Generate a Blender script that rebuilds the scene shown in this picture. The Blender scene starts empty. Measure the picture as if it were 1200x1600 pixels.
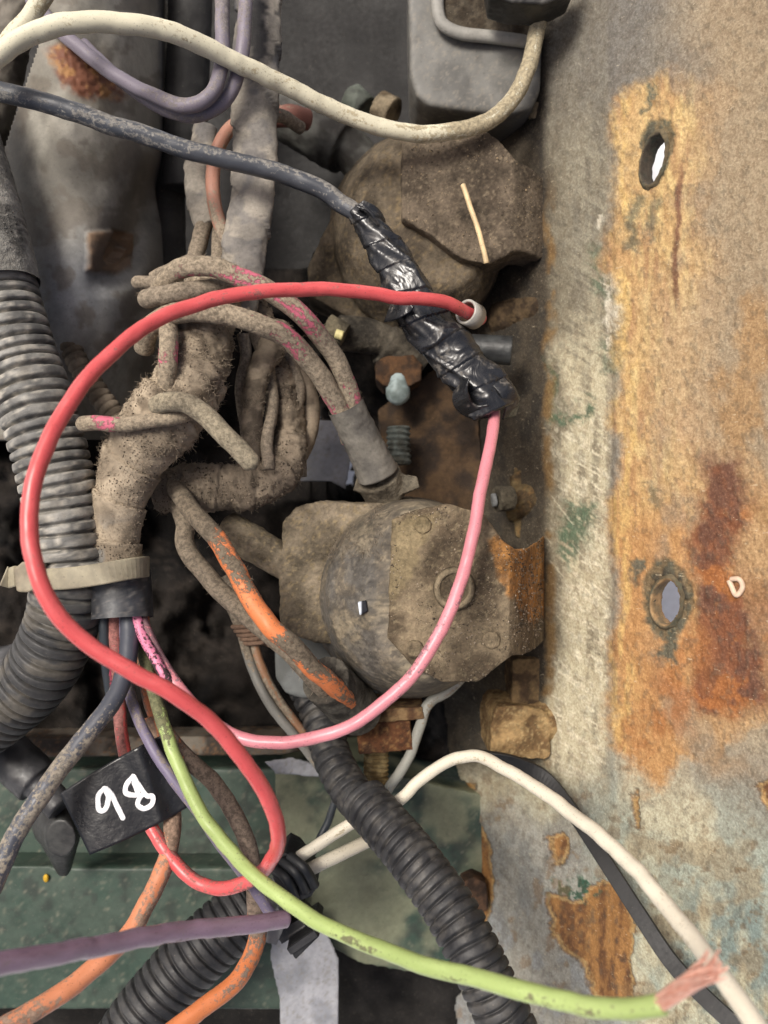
import bpy, bmesh, math, random
import numpy as np
from mathutils import Vector, Matrix

random.seed(7)
RNG = np.random.default_rng(7)
SC = bpy.context.scene
COL = SC.collection
R = math.radians

# ------------------------------------------------------------------ camera, sky, sun, exposure
H = 260.0            # millimetres from the lens to the relay's face (z = 0)
F = 1300.0           # focal length in photograph pixels (1200 x 1600)
cam_d = bpy.data.cameras.new('camera')
cam = bpy.data.objects.new('camera', cam_d)
COL.objects.link(cam)
cam.location = (0, 0, H * .001)
cam.rotation_euler = (0, 0, 0)
cam_d.sensor_fit = 'VERTICAL'
cam_d.sensor_height = 36.0
cam_d.lens = F / 1600 * 36
cam_d.clip_start = 0.005
cam_d.clip_end = 100
cam_d.dof.use_dof = True
cam_d.dof.focus_distance = .262
cam_d.dof.aperture_fstop = 12.0
SC.camera = cam

SUN_EL, SUN_AZ = 60.0, 312.0          # azimuth from +Y clockwise: light comes from upper left
w = bpy.data.worlds.new('World')
SC.world = w
w.use_nodes = True
wn = w.node_tree
for n in list(wn.nodes):
    wn.nodes.remove(n)
sky = wn.nodes.new('ShaderNodeTexSky')
sky.sky_type = 'NISHITA'
sky.sun_disc = False
sky.sun_elevation = R(SUN_EL)
sky.sun_rotation = R(SUN_AZ)
sky.dust_density = 8.0
sky.air_density = .8
sky.ozone_density = .3
bg = wn.nodes.new('ShaderNodeBackground')
bg.inputs[1].default_value = 0.105
wo = wn.nodes.new('ShaderNodeOutputWorld')
wn.links.new(sky.outputs[0], bg.inputs[0])
wn.links.new(bg.outputs[0], wo.inputs[0])
sun_d = bpy.data.lights.new('sun', 'SUN')
sun_d.energy = 3.1
sun_d.angle = R(20)
sun_d.color = (1.0, .96, .89)
sun = bpy.data.objects.new('sun', sun_d)
COL.objects.link(sun)
az = R(SUN_AZ)
sd = Vector((math.sin(az) * math.cos(R(SUN_EL)), math.cos(az) * math.cos(R(SUN_EL)), math.sin(R(SUN_EL))))
sun.rotation_euler = sd.to_track_quat('Z', 'Y').to_euler()
SC.view_settings.view_transform = 'Standard'
SC.view_settings.look = 'None'
SC.view_settings.gamma = 1
SC.view_settings.use_curve_mapping = False
SC.view_settings.exposure = 0.14
SC.cycles.max_bounces = 6

# ------------------------------------------------------------------ numbers
def srgb(r, g, b):
    c = np.array([r, g, b], float) / 255
    return np.where(c <= .04045, c / 12.92, ((c + .055) / 1.055) ** 2.4)

def W(px, py, z):
    """point in millimetres for a place seen at (px, py) whose height is z mm"""
    px, py, z = np.broadcast_arrays(np.asarray(px, float), np.asarray(py, float), np.asarray(z, float))
    d = H - z
    return np.stack([(px - 600) * d / F, (800 - py) * d / F, z], -1)

def to_px(P):
    d = H - P[:, 2]
    return 600 + P[:, 0] * F / d, 800 - P[:, 1] * F / d

def _hash(ix, iy, iz, seed):
    h = (ix.astype(np.int64) * 374761393 + iy.astype(np.int64) * 668265263 + iz.astype(np.int64) * 2147483647 + seed * 974711) & 0xffffffff
    h = ((h ^ (h >> 13)) * 1274126177) & 0xffffffff
    h = ((h ^ (h >> 16)) * 2246822519) & 0xffffffff
    return ((h ^ (h >> 15)) & 0xffffff) / float(0xffffff)

def vnoise(p, seed=0):
    i = np.floor(p).astype(np.int64)
    f = p - i
    f = f * f * f * (f * (f * 6 - 15) + 10)
    out = 0
    for dx in (0, 1):
        wx = f[:, 0] if dx else 1 - f[:, 0]
        for dy in (0, 1):
            wy = f[:, 1] if dy else 1 - f[:, 1]
            for dz in (0, 1):
                wz = f[:, 2] if dz else 1 - f[:, 2]
                out = out + wx * wy * wz * _hash(i[:, 0] + dx, i[:, 1] + dy, i[:, 2] + dz, seed)
    return out

def fbm(p, oct=4, seed=0, gain=.5):
    a, s, t = 1.0, 0, 0
    p = np.asarray(p, float)
    for k in range(oct):
        s = s + a * vnoise(p, seed + k * 17)
        t += a
        a *= gain
        p = p * 2.03 + 7.1
    return s / t

def sstep(a, b, x):
    t = np.clip((x - a) / (b - a), 0, 1)
    return t * t * (3 - 2 * t)

def poly_sdf(poly, x, y):
    """signed distance to a polygon, negative inside"""
    P = np.asarray(poly, float)
    d = np.full(x.shape, 1e18)
    inside = np.zeros(x.shape, bool)
    n = len(P)
    for i in range(n):
        ax, ay = P[i]
        bx, by = P[(i + 1) % n]
        ex, ey = bx - ax, by - ay
        t = np.clip(((x - ax) * ex + (y - ay) * ey) / (ex * ex + ey * ey + 1e-12), 0, 1)
        d = np.minimum(d, (x - ax - t * ex) ** 2 + (y - ay - t * ey) ** 2)
        c = ((ay > y) != (by > y)) & (x < (bx - ax) * (y - ay) / (by - ay + 1e-12) + ax)
        inside ^= c
    d = np.sqrt(d)
    return np.where(inside, -d, d)

def lerp(a, b, t):
    t = np.asarray(t)[..., None]
    return a * (1 - t) + b * t

# ------------------------------------------------------------------ materials
class NT:
    def __init__(s, name):
        s.m = bpy.data.materials.new(name)
        s.m.use_nodes = True
        s.t = s.m.node_tree
        for n in list(s.t.nodes):
            s.t.nodes.remove(n)
        s.out = s.t.nodes.new('ShaderNodeOutputMaterial')
        s.b = s.t.nodes.new('ShaderNodeBsdfPrincipled')
        s.t.links.new(s.b.outputs[0], s.out.inputs[0])
        s.tc = s.t.nodes.new('ShaderNodeTexCoord')
    def put(s, sock, v):
        if v is None:
            return
        if isinstance(v, bpy.types.NodeSocket):
            s.t.links.new(v, sock)
        elif hasattr(v, '__len__'):
            v = [float(k) for k in v]
            sock.default_value = v + [1.0] if len(v) == 3 and len(sock.default_value) == 4 else v
        else:
            sock.default_value = v
    def vec(s, kind='Object', scale=(1, 1, 1)):
        mp = s.t.nodes.new('ShaderNodeMapping')
        s.t.links.new(s.tc.outputs[kind], mp.inputs[0])
        mp.inputs['Scale'].default_value = scale
        return mp.outputs[0]
    def noise(s, vec, scale, detail=4, rough=.55, dist=0):
        n = s.t.nodes.new('ShaderNodeTexNoise')
        s.put(n.inputs['Vector'], vec)
        n.inputs['Scale'].default_value = scale
        n.inputs['Detail'].default_value = detail
        n.inputs['Roughness'].default_value = rough
        n.inputs['Distortion'].default_value = dist
        return n.outputs[0]
    def voro(s, vec, scale, feature='F1'):
        n = s.t.nodes.new('ShaderNodeTexVoronoi')
        n.feature = feature
        s.put(n.inputs['Vector'], vec)
        n.inputs['Scale'].default_value = scale
        return n.outputs['Distance']
    def rng(s, v, lo, hi, a=0., b=1.):
        n = s.t.nodes.new('ShaderNodeMapRange')
        n.interpolation_type = 'SMOOTHSTEP'
        for k, x in enumerate((v, lo, hi, a, b)):
            s.put(n.inputs[k], x)
        return n.outputs[0]
    def math(s, op, a, b=None):
        n = s.t.nodes.new('ShaderNodeMath')
        n.operation = op
        s.put(n.inputs[0], a)
        s.put(n.inputs[1], b)
        return n.outputs[0]
    def mix(s, f, a, b, blend='MIX'):
        n = s.t.nodes.new('ShaderNodeMix')
        n.data_type = 'RGBA'
        n.blend_type = blend
        s.put(n.inputs[0], f)
        s.put(n.inputs[6], a)
        s.put(n.inputs[7], b)
        return n.outputs[2]
    def attr(s, name, fac=False):
        n = s.t.nodes.new('ShaderNodeAttribute')
        n.attribute_name = name
        return n.outputs['Fac'] if fac else n.outputs['Color']
    def bump(s, h, strength, dist, nrm=None):
        n = s.t.nodes.new('ShaderNodeBump')
        n.inputs['Strength'].default_value = strength
        n.inputs['Distance'].default_value = dist
        s.put(n.inputs['Height'], h)
        if nrm is not None:
            s.put(n.inputs['Normal'], nrm)
        return n.outputs[0]
    def done(s, color, rough, normal=None, metal=0., spec=.5, **kw):
        s.put(s.b.inputs['Base Color'], color)
        s.put(s.b.inputs['Roughness'], rough)
        s.put(s.b.inputs['Metallic'], metal)
        s.put(s.b.inputs['Specular IOR Level'], spec)
        if normal is not None:
            s.put(s.b.inputs['Normal'], normal)
        for k, v in kw.items():
            s.put(s.b.inputs[k], v)
        return s.m

DUST = srgb(134, 122, 106)
DUSTD = srgb(92, 82, 70)

_mc = {}
def grime(name, rough=.85, fine=900, var=.35, bump=.5, bdist=.0006, speck=.5, metal=0., spec=.3, speckcol=None, grain=None):
    """dirty surface coloured by the mesh's own Col attribute, with fine mottling, light specks and pitted relief"""
    if name in _mc:
        return _mc[name]
    s = NT(name)
    v = s.vec('Object', grain or (1, 1, 1))
    n1 = s.noise(v, fine * .12, 5, .6)
    n2 = s.noise(v, fine, 4, .65)
    n3 = s.noise(v, fine * 3.1, 2, .6)
    c = s.attr('Col')
    k = s.math('ADD', s.rng(n1, .25, .75, 1 - var, 1 + var * .6), s.rng(n2, .25, .75, -var * .55, var * .55))
    kk = s.t.nodes.new('ShaderNodeCombineColor')
    for i in range(3):
        s.put(kk.inputs[i], k)
    c = s.mix(1.0, c, kk.outputs[0], 'MULTIPLY')
    sp = s.rng(n3, .66, .78)
    c = s.mix(s.math('MULTIPLY', sp, speck), c, speckcol if speckcol is not None else srgb(176, 164, 146))
    dk = s.rng(s.noise(v, fine * 1.7, 2, .5), .36, .27)
    c = s.mix(s.math('MULTIPLY', dk, speck * .8), c, srgb(40, 34, 28))
    hgt = s.math('ADD', s.math('MULTIPLY', n2, .7), s.math('ADD', s.math('MULTIPLY', n3, .3), s.math('MULTIPLY', n1, .8)))
    _mc[name] = s.done(c, s.rng(n2, .2, .8, rough - .12, min(1, rough + .12)), s.bump(hgt, bump, bdist), metal, spec)
    return _mc[name]

def wire_mat(name, col, dirtcol=None, rough=.45, spec=.45, bump=.25, scuff=.5, lighten=.2, coat=0., soil=.1):
    """insulated wire: PVC colour with grime, dust and rubbed streaks following the wire's length; the mesh's dirt attribute says how soiled"""
    if name in _mc:
        return _mc[name]
    s = NT(name)
    col = np.asarray(col)
    dirtcol = DUST if dirtcol is None else np.asarray(dirtcol)
    u = s.vec('UV', (1, 1, 1))
    us = s.vec('UV', (.22, 1, 1))
    d = s.attr('dirt', True)
    nb = s.noise(us, .35, 5, .6)
    nf = s.noise(u, 1.6, 5, .7)
    ng = s.noise(us, 3.2, 3, .6)
    base = s.mix(s.rng(nb, .35, .7, 0, lighten), tuple(col), tuple(np.minimum(col * 1.5 + .06, 1)))
    base = s.mix(s.rng(s.noise(us, .12, 2, .5), .4, .65, 0, .35), base, tuple(col * .7))
    sc_ = s.rng(ng, .62, .72, 0, scuff)
    base = s.mix(sc_, base, tuple(srgb(60, 50, 46) * .9 + col * .12))
    nl = s.noise(us, .11, 3, .5)
    no = s.noise(s.vec('Object'), 700, 5, .75)
    df = s.math('ADD', d, s.math('MULTIPLY', s.math('SUBTRACT', s.math('ADD', s.math('ADD', s.math('MULTIPLY', nb, .35), s.math('MULTIPLY', nl, .35)), s.math('MULTIPLY', no, .4)), .55 - soil / 3), 3.0))
    dm = s.rng(df, .48, .60)
    dc = s.mix(s.rng(no, .32, .68), tuple(dirtcol * .45), tuple(np.minimum(dirtcol * 1.3, 1)))
    c = s.mix(dm, base, dc)
    c = s.mix(s.rng(s.noise(s.vec('Object'), 1900, 3, .6), .62, .70, 0, .6), c, tuple(srgb(58, 50, 44)))
    hgt = s.math('ADD', s.math('MULTIPLY', no, s.math('ADD', s.math('MULTIPLY', dm, 1.0), .15)), s.math('MULTIPLY', nb, .25))
    rg = s.math('ADD', s.rng(nb, .3, .7, rough - .08, rough + .1), s.math('MULTIPLY', dm, .45))
    _mc[name] = s.done(c, rg, s.bump(hgt, bump, .0005), 0, spec, **({'Coat Weight': coat, 'Coat Roughness': .25} if coat else {}))
    return _mc[name]

def plain(name, col, rough=.5, metal=0., spec=.5, fine=700, var=.25, bump=.15, **kw):
    if name in _mc:
        return _mc[name]
    s = NT(name)
    v = s.vec('Object')
    n1 = s.noise(v, fine * .2, 5, .6)
    n2 = s.noise(v, fine, 3, .6)
    col = np.asarray(col)
    c = s.mix(s.rng(n1, .3, .7), tuple(col * (1 - var)), tuple(np.minimum(col * (1 + var), 1)))
    c = s.mix(s.rng(n2, .62, .75, 0, .5), c, tuple(DUST * .9))
    _mc[name] = s.done(c, s.rng(n1, .3, .7, rough - .1, min(1, rough + .15)), s.bump(n2, bump, .0004), metal, spec, **kw)
    return _mc[name]

# ------------------------------------------------------------------ objects
WL = {}
def thing(name, label, cat, at, group=None):
    """an Empty at a thing's place that parents its parts"""
    o = bpy.data.objects.new(name, None)
    COL.objects.link(o)
    o.empty_display_size = .01
    c = np.asarray(W(*at)) * .001
    o.location = c
    WL[o.name] = c
    tag(o, label, cat, group)
    return o

def tag(o, label, cat, group=None):
    o['label'] = label
    o['category'] = cat
    if group:
        o['group'] = group
    return o

def mesh_obj(name, V, Fc, mat, parent=None, smooth=True, col=None, dirt=None, uv=None, kind=None):
    """V in millimetres; faces as arrays of quads/triangles or a list"""
    V = np.asarray(V, float) * .001
    c = (V.min(0) + V.max(0)) / 2
    me = bpy.data.meshes.new(name)
    me.from_pydata((V - c).tolist(), [], Fc.tolist() if hasattr(Fc, 'tolist') else Fc)
    if smooth:
        me.polygons.foreach_set('use_smooth', np.ones(len(me.polygons), bool))
    if col is not None:
        col = np.asarray(col, float)
        if col.ndim == 1:
            col = np.tile(col, (len(V), 1))
        a = me.color_attributes.new('Col', 'FLOAT_COLOR', 'POINT')
        a.data.foreach_set('color', np.concatenate([np.clip(col, 0, 1), np.ones((len(V), 1))], 1).astype(np.float32).ravel())
    if dirt is not None:
        a = me.attributes.new('dirt', 'FLOAT', 'POINT')
        a.data.foreach_set('value', np.asarray(dirt, np.float32).ravel())
    if uv is not None:
        l = me.uv_layers.new(name='UVMap')
        li = np.empty(len(me.loops), np.int32)
        me.loops.foreach_get('vertex_index', li)
        l.data.foreach_set('uv', uv[li].astype(np.float32).ravel())
    me.materials.append(mat)
    me.update()
    o = bpy.data.objects.new(name, me)
    COL.objects.link(o)
    if parent is not None:
        o.parent = parent
        o.location = c - WL[parent.name]
    else:
        o.location = c
    WL[o.name] = c
    if kind:
        o['kind'] = kind
    return o

def spline(C, step):
    """Catmull-Rom through C (n, k), resampled every step along the first three columns"""
    C = np.asarray(C, float)
    n = len(C)
    E = np.vstack([2 * C[0] - C[1], C, 2 * C[-1] - C[-2]])
    out = []
    for i in range(n - 1):
        p0, p1, p2, p3 = E[i:i + 4]
        t = np.linspace(0, 1, 24, endpoint=False)[:, None]
        out.append(.5 * ((2 * p1) + (-p0 + p2) * t + (2 * p0 - 5 * p1 + 4 * p2 - p3) * t ** 2 + (-p0 + 3 * p1 - 3 * p2 + p3) * t ** 3))
    S = np.vstack(out + [C[-1:]])
    L = np.concatenate([[0], np.cumsum(np.linalg.norm(np.diff(S[:, :3], axis=0), axis=1))])
    m = max(3, int(round(L[-1] / step)) + 1)
    l = np.linspace(0, L[-1], m)
    return np.stack([np.interp(l, L, S[:, k]) for k in range(S.shape[1])], 1), l

def frames(S):
    T = np.gradient(S, axis=0)
    T /= np.linalg.norm(T, axis=1)[:, None] + 1e-12
    up = np.array([0, 0, 1.0]) if abs(T[0, 2]) < .9 else np.array([0, 1.0, 0])
    n0 = up - T[0] * up.dot(T[0])
    Nn = [n0 / np.linalg.norm(n0)]
    for i in range(1, len(S)):
        v = Nn[-1] - T[i] * Nn[-1].dot(T[i])
        Nn.append(v / (np.linalg.norm(v) + 1e-12))
    Nn = np.array(Nn)
    return T, Nn, np.cross(T, Nn)

def tube_geo(ctrl, r, seg=16, step=1.0, rfun=None, flat=1.0, wob=.0, caps=(True, True), world=False, seed=0, rnoise=.0, round_end=False):
    """ctrl rows: px, py, z[, dirt[, r]]; returns verts (mm), faces, uv (mm), dirt"""
    k = max(len(c) for c in ctrl)
    C = np.array([list(c) + [0.0] * (4 - len(c)) + ([r] if len(c) < 5 else []) if len(c) < 5 else list(c) for c in ctrl], float)
    if not world:
        C[:, :3] = W(C[:, 0], C[:, 1], C[:, 2])
    S, l = spline(C, step)
    X, dirt, rad = S[:, :3].copy(), S[:, 3], S[:, 4]
    if wob:
        for a in range(3):
            X[:, a] += wob * (fbm(np.stack([l * .09, l * 0 + a * 9.7 + seed, l * 0], 1), 3, seed) - .5) * 2
    T, Nn, B = frames(X)
    th = np.linspace(0, 2 * math.pi, seg, endpoint=False) + math.pi     # seam on the underside
    m = len(l)
    Lg, Tg = np.meshgrid(l, th, indexing='ij')
    rg = np.tile(rad[:, None], (1, seg))
    if rnoise:
        rg = rg * (1 + rnoise * (fbm(np.stack([Lg.ravel() * .35, np.cos(Tg.ravel()) * 1.2 + seed, np.sin(Tg.ravel()) * 1.2], 1), 3, seed) - .5).reshape(m, seg) * 2)
    if rfun is not None:
        rg = rg + rfun(Lg, Tg, rg)
    V = X[:, None] + (np.cos(Tg) * rg * flat)[..., None] * Nn[:, None] + (np.sin(Tg) * rg)[..., None] * B[:, None]
    V = V.reshape(-1, 3)
    i = np.arange(m - 1)[:, None] * seg
    j = np.arange(seg)[None]
    j2 = (j + 1) % seg
    Fq = np.stack([i + j, i + j2, i + seg + j2, i + seg + j], -1).reshape(-1, 4).tolist()
    uv = np.stack([Lg, (Tg - math.pi) * rad[:, None]], -1).reshape(-1, 2)
    dv = np.repeat(dirt, seg)
    for e, (on, base, sgn, t) in enumerate(((caps[0], 0, -1, T[0]), (caps[1], (m - 1) * seg, 1, T[-1]))):
        if not on:
            continue
        rr = rad[0 if e == 0 else -1]
        cx = X[0 if e == 0 else -1]
        prev = base
        rings = ((.94, .28), (.72, .58), (.4, .82)) if round_end else ((.93, .07),)
        for f, k2 in rings:
            ring = cx + (V[base:base + seg] - cx) * f + t * sgn * rr * k2
            nb = len(V)
            V = np.vstack([V, ring])
            uv = np.vstack([uv, uv[base:base + seg]])
            dv = np.concatenate([dv, dv[base:base + seg]])
            for a in range(seg):
                q = [prev + a, prev + (a + 1) % seg, nb + (a + 1) % seg, nb + a]
                Fq.append(q if sgn > 0 else q[::-1])
            prev = nb
        ctr = len(V)
        V = np.vstack([V, cx + t * sgn * rr * (.95 if round_end else .07)])
        uv = np.vstack([uv, uv[base:base + 1]])
        dv = np.concatenate([dv, dv[base:base + 1]])
        for a in range(seg):
            q = [prev + a, prev + (a + 1) % seg, ctr]
            Fq.append(q if sgn > 0 else q[::-1])
    return V, Fq, uv, dv

def wire(name, ctrl, r, mat, parent=None, label=None, cat='wire', group=None, seed=None, **kw):
    seed = seed if seed is not None else random.randrange(1000)
    kw.setdefault('wob', .4)
    kw['wob'] *= 1.7
    kw.setdefault('rnoise', .06)
    V, Fq, uv, dv = tube_geo(ctrl, r, seed=seed, **kw)
    o = mesh_obj(name, V, Fq, mat, parent, uv=uv + seed * 3.7, dirt=dv)
    if label:
        tag(o, label, cat, group)
    return o

class Body:
    """collects closed shapes; build() fuses them into one continuous, worn skin"""
    def __init__(s):
        s.bm = bmesh.new()
    def prism(s, poly, z0, z1, draft=1.0, zfun=None, ref=None):
        ref = z1 if ref is None else ref
        P = W([p[0] for p in poly], [p[1] for p in poly], ref)[:, :2]
        c = P.mean(0)
        bot = [s.bm.verts.new((*(c + (p - c) * draft), z0)) for p in P]
        top = [s.bm.verts.new((*p, z1)) for p in P]
        n = len(P)
        s.bm.faces.new(top[::-1])
        s.bm.faces.new(bot)
        for i in range(n):
            s.bm.faces.new((top[i], top[(i + 1) % n], bot[(i + 1) % n], bot[i]))
        return s
    def loft(s, rings):
        """rings: list of (list of xyz mm) with equal counts"""
        vs = [[s.bm.verts.new(p) for p in r] for r in rings]
        n = len(vs[0])
        for a, b in zip(vs, vs[1:]):
            for i in range(n):
                s.bm.faces.new((a[i], a[(i + 1) % n], b[(i + 1) % n], b[i]))
        s.bm.faces.new(vs[0][::-1])
        s.bm.faces.new(vs[-1])
        return s
    def ellcone(s, levels, n=40):
        """levels: (px, py, z, rx_px, ry_px)"""
        rings = []
        for px, py, z, rx, ry in levels:
            a = np.linspace(0, 2 * math.pi, n, endpoint=False)
            rings.append(W(px + rx * np.cos(a), py - ry * np.sin(a), z).tolist())
        return s.loft(rings)
    def rod(s, a, b, r0, r1=None, n=24):
        A, B = W(*a), W(*b)
        return s.rodw(A, B, r0, r1, n)
    def rodw(s, A, B, r0, r1=None, n=24):
        r1 = r0 if r1 is None else r1
        t = (B - A) / np.linalg.norm(B - A)
        u = np.cross(t, [0, 0, 1.0] if abs(t[2]) < .9 else [1.0, 0, 0])
        u /= np.linalg.norm(u)
        v = np.cross(t, u)
        th = np.linspace(0, 2 * math.pi, n, endpoint=False)
        return s.loft([[(P + r * (math.cos(k) * u + math.sin(k) * v)).tolist() for k in th] for P, r in ((A, r0), (B, r1))])
    def build(s, name, mat, parent, voxel, colfun, disp=.15, dscale=.35, warp=None, smooth_it=2, seed=0, kind=None):
        bmesh.ops.recalc_face_normals(s.bm, faces=s.bm.faces)
        me = bpy.data.meshes.new('tmp')
        s.bm.to_mesh(me)
        s.bm.free()
        o = bpy.data.objects.new('tmp', me)
        COL.objects.link(o)
        md = o.modifiers.new('r', 'REMESH')
        md.mode = 'VOXEL'
        md.voxel_size = voxel
        md.adaptivity = 0
        if smooth_it:
            ms = o.modifiers.new('s', 'SMOOTH')
            ms.iterations = smooth_it
            ms.factor = .5
        dg = bpy.context.evaluated_depsgraph_get()
        dg.update()
        ev = o.evaluated_get(dg)
        m2 = ev.to_mesh()
        n = len(m2.vertices)
        V = np.empty(n * 3)
        m2.vertices.foreach_get('co', V)
        Nm = np.empty(n * 3)
        m2.vertices.foreach_get('normal', Nm)
        V, Nm = V.reshape(-1, 3), Nm.reshape(-1, 3)
        Fq = [list(p.vertices) for p in m2.polygons]
        ev.to_mesh_clear()
        bpy.data.objects.remove(o)
        bpy.data.meshes.remove(me)
        if disp:
            V = V + Nm * ((fbm(V * dscale, 4, seed) - .5) * 2 * disp + (fbm(V * dscale * 4, 3, seed + 5) - .5) * disp * .7)[:, None]
        px, py = to_px(V)
        if warp is not None:
            V = warp(V, px, py)
        c = colfun(V, Nm, px, py) if callable(colfun) else np.asarray(colfun)
        return mesh_obj(name, V, Fq, mat, parent, col=c, kind=kind)

def mottle(base, other, scale=.12, lo=.4, hi=.62, seed=0, oct=4, third=None, tscale=.8):
    base, other = np.asarray(base), np.asarray(other)
    def f(V, Nm, px, py):
        c = lerp(np.tile(base, (len(V), 1)), np.tile(other, (len(V), 1)), sstep(lo, hi, fbm(V * scale, oct, seed)))
        if third is not None:
            c = lerp(c, np.tile(np.asarray(third), (len(V), 1)), sstep(.52, .72, fbm(V * tscale, 5, seed + 31, .7)) * .7)
        return c
    return f

def fibres(name, parent, src, n, lmin, lmax, rad, mat, keep=None, seed=0, col=None):
    """fluffy dust: short bent threads standing on the surface of src"""
    rg = np.random.default_rng(seed)
    me = src.data
    nf = len(me.polygons)
    cen = np.empty(nf * 3); me.polygons.foreach_get('center', cen)
    nor = np.empty(nf * 3); me.polygons.foreach_get('normal', nor)
    ar = np.empty(nf); me.polygons.foreach_get('area', ar)
    cen = (cen.reshape(-1, 3) + WL[src.name]) * 1000
    nor = nor.reshape(-1, 3)
    ok = (nor[:, 2] > -.2) & (fbm(cen * .16, 3, seed) > .47)
    if keep is not None:
        px, py = to_px(cen)
        ok &= keep(px, py)
    p = ar * ok
    idx = rg.choice(nf, n, p=p / p.sum())
    V, Fq = [], []
    tri = np.array([[math.cos(a), math.sin(a)] for a in (0, 2.1, 4.2)])
    for q, i in enumerate(idx):
        P = cen[i] + rg.normal(0, .3, 3) * .6 - nor[i] * .15
        d = nor[i] * rg.uniform(.05, .7) + rg.normal(0, .7, 3)
        d /= np.linalg.norm(d)
        bend = rg.normal(0, .75, 3)
        L = rg.uniform(lmin, lmax)
        pts = []
        x = P
        for k in range(5):
            pts.append(x)
            x = x + d * L / 4
            d = d + bend * .45 - nor[i] * .12
            d /= np.linalg.norm(d)
        pts = np.array(pts)
        a = np.cross(pts[-1] - pts[0], [.3, .5, .8]); a /= np.linalg.norm(a) + 1e-9
        b = np.cross(pts[-1] - pts[0], a); b /= np.linalg.norm(b) + 1e-9
        base = q * 15
        for k in range(5):
            r = rad * (1 - .15 * k)
            for t in tri:
                V.append(pts[k] + r * (t[0] * a + t[1] * b))
        for k in range(4):
            for t in range(3):
                u = base + k * 3
                Fq.append([u + t, u + (t + 1) % 3, u + 3 + (t + 1) % 3, u + 3 + t])
    c = DUST if col is None else col
    V = np.array(V)
    cc = np.repeat(np.asarray(c)[None] * rg.uniform(.6, 1.3, (n, 1)), 15, 0)
    return mesh_obj(name, V, Fq, mat, src, col=cc, kind='stuff')

def grains(name, parent, src, n, s0, s1, mat, keep=None, seed=0, cols=None, upmin=.3):
    """crumbs of dirt lying on src"""
    rg = np.random.default_rng(seed)
    me = src.data
    nf = len(me.polygons)
    cen = np.empty(nf * 3); me.polygons.foreach_get('center', cen)
    nor = np.empty(nf * 3); me.polygons.foreach_get('normal', nor)
    ar = np.empty(nf); me.polygons.foreach_get('area', ar)
    cen = (cen.reshape(-1, 3) + WL[src.name]) * 1000
    nor = nor.reshape(-1, 3)
    ok = (nor[:, 2] > upmin) & (fbm(cen * .13, 3, seed + 2) > .46)
    if keep is not None:
        px, py = to_px(cen)
        ok &= keep(px, py)
    p = ar * ok
    idx = rg.choice(nf, n, p=p / p.sum())
    octa = np.array([[1, 0, 0], [-1, 0, 0], [0, 1, 0], [0, -1, 0], [0, 0, 1], [0, 0, -1]], float)
    of = [[0, 2, 4], [2, 1, 4], [1, 3, 4], [3, 0, 4], [2, 0, 5], [1, 2, 5], [3, 1, 5], [0, 3, 5]]
    s = s0 * (s1 / s0) ** (rg.uniform(0, 1, n) ** 2.2)
    V = cen[idx][:, None] + rg.normal(0, .25, (n, 1, 3)) * .6 + octa[None] * s[:, None, None] * rg.uniform(.5, 1.4, (n, 6, 1))
    Fq = (np.array(of)[None] + (np.arange(n) * 6)[:, None, None]).reshape(-1, 3)
    cols = np.array([DUST, DUST * 1.4, DUSTD * .6, DUSTD]) if cols is None else np.asarray(cols)
    cc = np.repeat(cols[rg.integers(0, len(cols), n)], 6, 0)
    return mesh_obj(name, V.reshape(-1, 3), Fq, mat, src, smooth=False, col=cc, kind='stuff')

def corrug(pitch, depth, flatf=.55, jitter=.12, seed=0):
    """profile of a corrugated conduit: broad rounded rings with narrow grooves"""
    def f(L, T, rg):
        n = (fbm(np.stack([L.ravel() * .05, L.ravel() * 0, np.cos(T.ravel()) * .6 + seed], 1), 2, seed).reshape(L.shape) - .5)
        ph = (L / pitch + n * jitter * 3) % 1.0
        prof = sstep(0, .16, ph) * (1 - sstep(.84 - .1, 1.0, ph))
        return (prof - 1) * depth + prof * depth * .18 * np.sin(ph * math.pi) 
    return f

def wrap(pitch, amp, slant=1.0, wr=.25, seed=0, nscale=.35):
    """tape wound in a spiral: overlapping turns with a lip, plus wrinkles"""
    def f(L, T, rg):
        ph = (L / pitch + slant * (T - math.pi) / (2 * math.pi)) % 1.0
        lip = (ph ** 1.5) * amp - amp * .5 - amp * .5 * sstep(.06, .0, ph)
        p = np.stack([L.ravel() * nscale, np.cos(T.ravel()) * 2.2 + seed * 3.1, np.sin(T.ravel()) * 2.2], 1)
        return lip + ((fbm(p, 4, seed).reshape(L.shape)) - .5) * 2 * wr
    return f

def lumps(amp, scale=.3, seed=0):
    def f(L, T, rg):
        p = np.stack([L.ravel() * scale, np.cos(T.ravel()) * 7 * scale + seed * 3.1, np.sin(T.ravel()) * 7 * scale], 1)
        return (fbm(p, 4, seed).reshape(L.shape) - .5) * 2 * amp
    return f

def colored(o, f):
    """write the Col attribute of an object from a function of its points (mm)"""
    me = o.data
    n = len(me.vertices)
    V = np.empty(n * 3); me.vertices.foreach_get('co', V)
    V = (V.reshape(-1, 3) + WL[o.name]) * 1000
    px, py = to_px(V)
    c = f(V, None, px, py)
    a = me.color_attributes.get('Col') or me.color_attributes.new('Col', 'FLOAT_COLOR', 'POINT')
    a.data.foreach_set('color', np.concatenate([np.clip(c, 0, 1), np.ones((n, 1))], 1).astype(np.float32).ravel())
    return o

def ctube(name, ctrl, r, mat, colfun, parent=None, **kw):
    """tube whose colour comes from its Col attribute"""
    kw.setdefault('wob', .2)
    V, Fq, uv, dv = tube_geo(ctrl, r, **kw)
    o = mesh_obj(name, V, Fq, mat, parent, uv=uv, dirt=dv)
    return colored(o, colfun)

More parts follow.
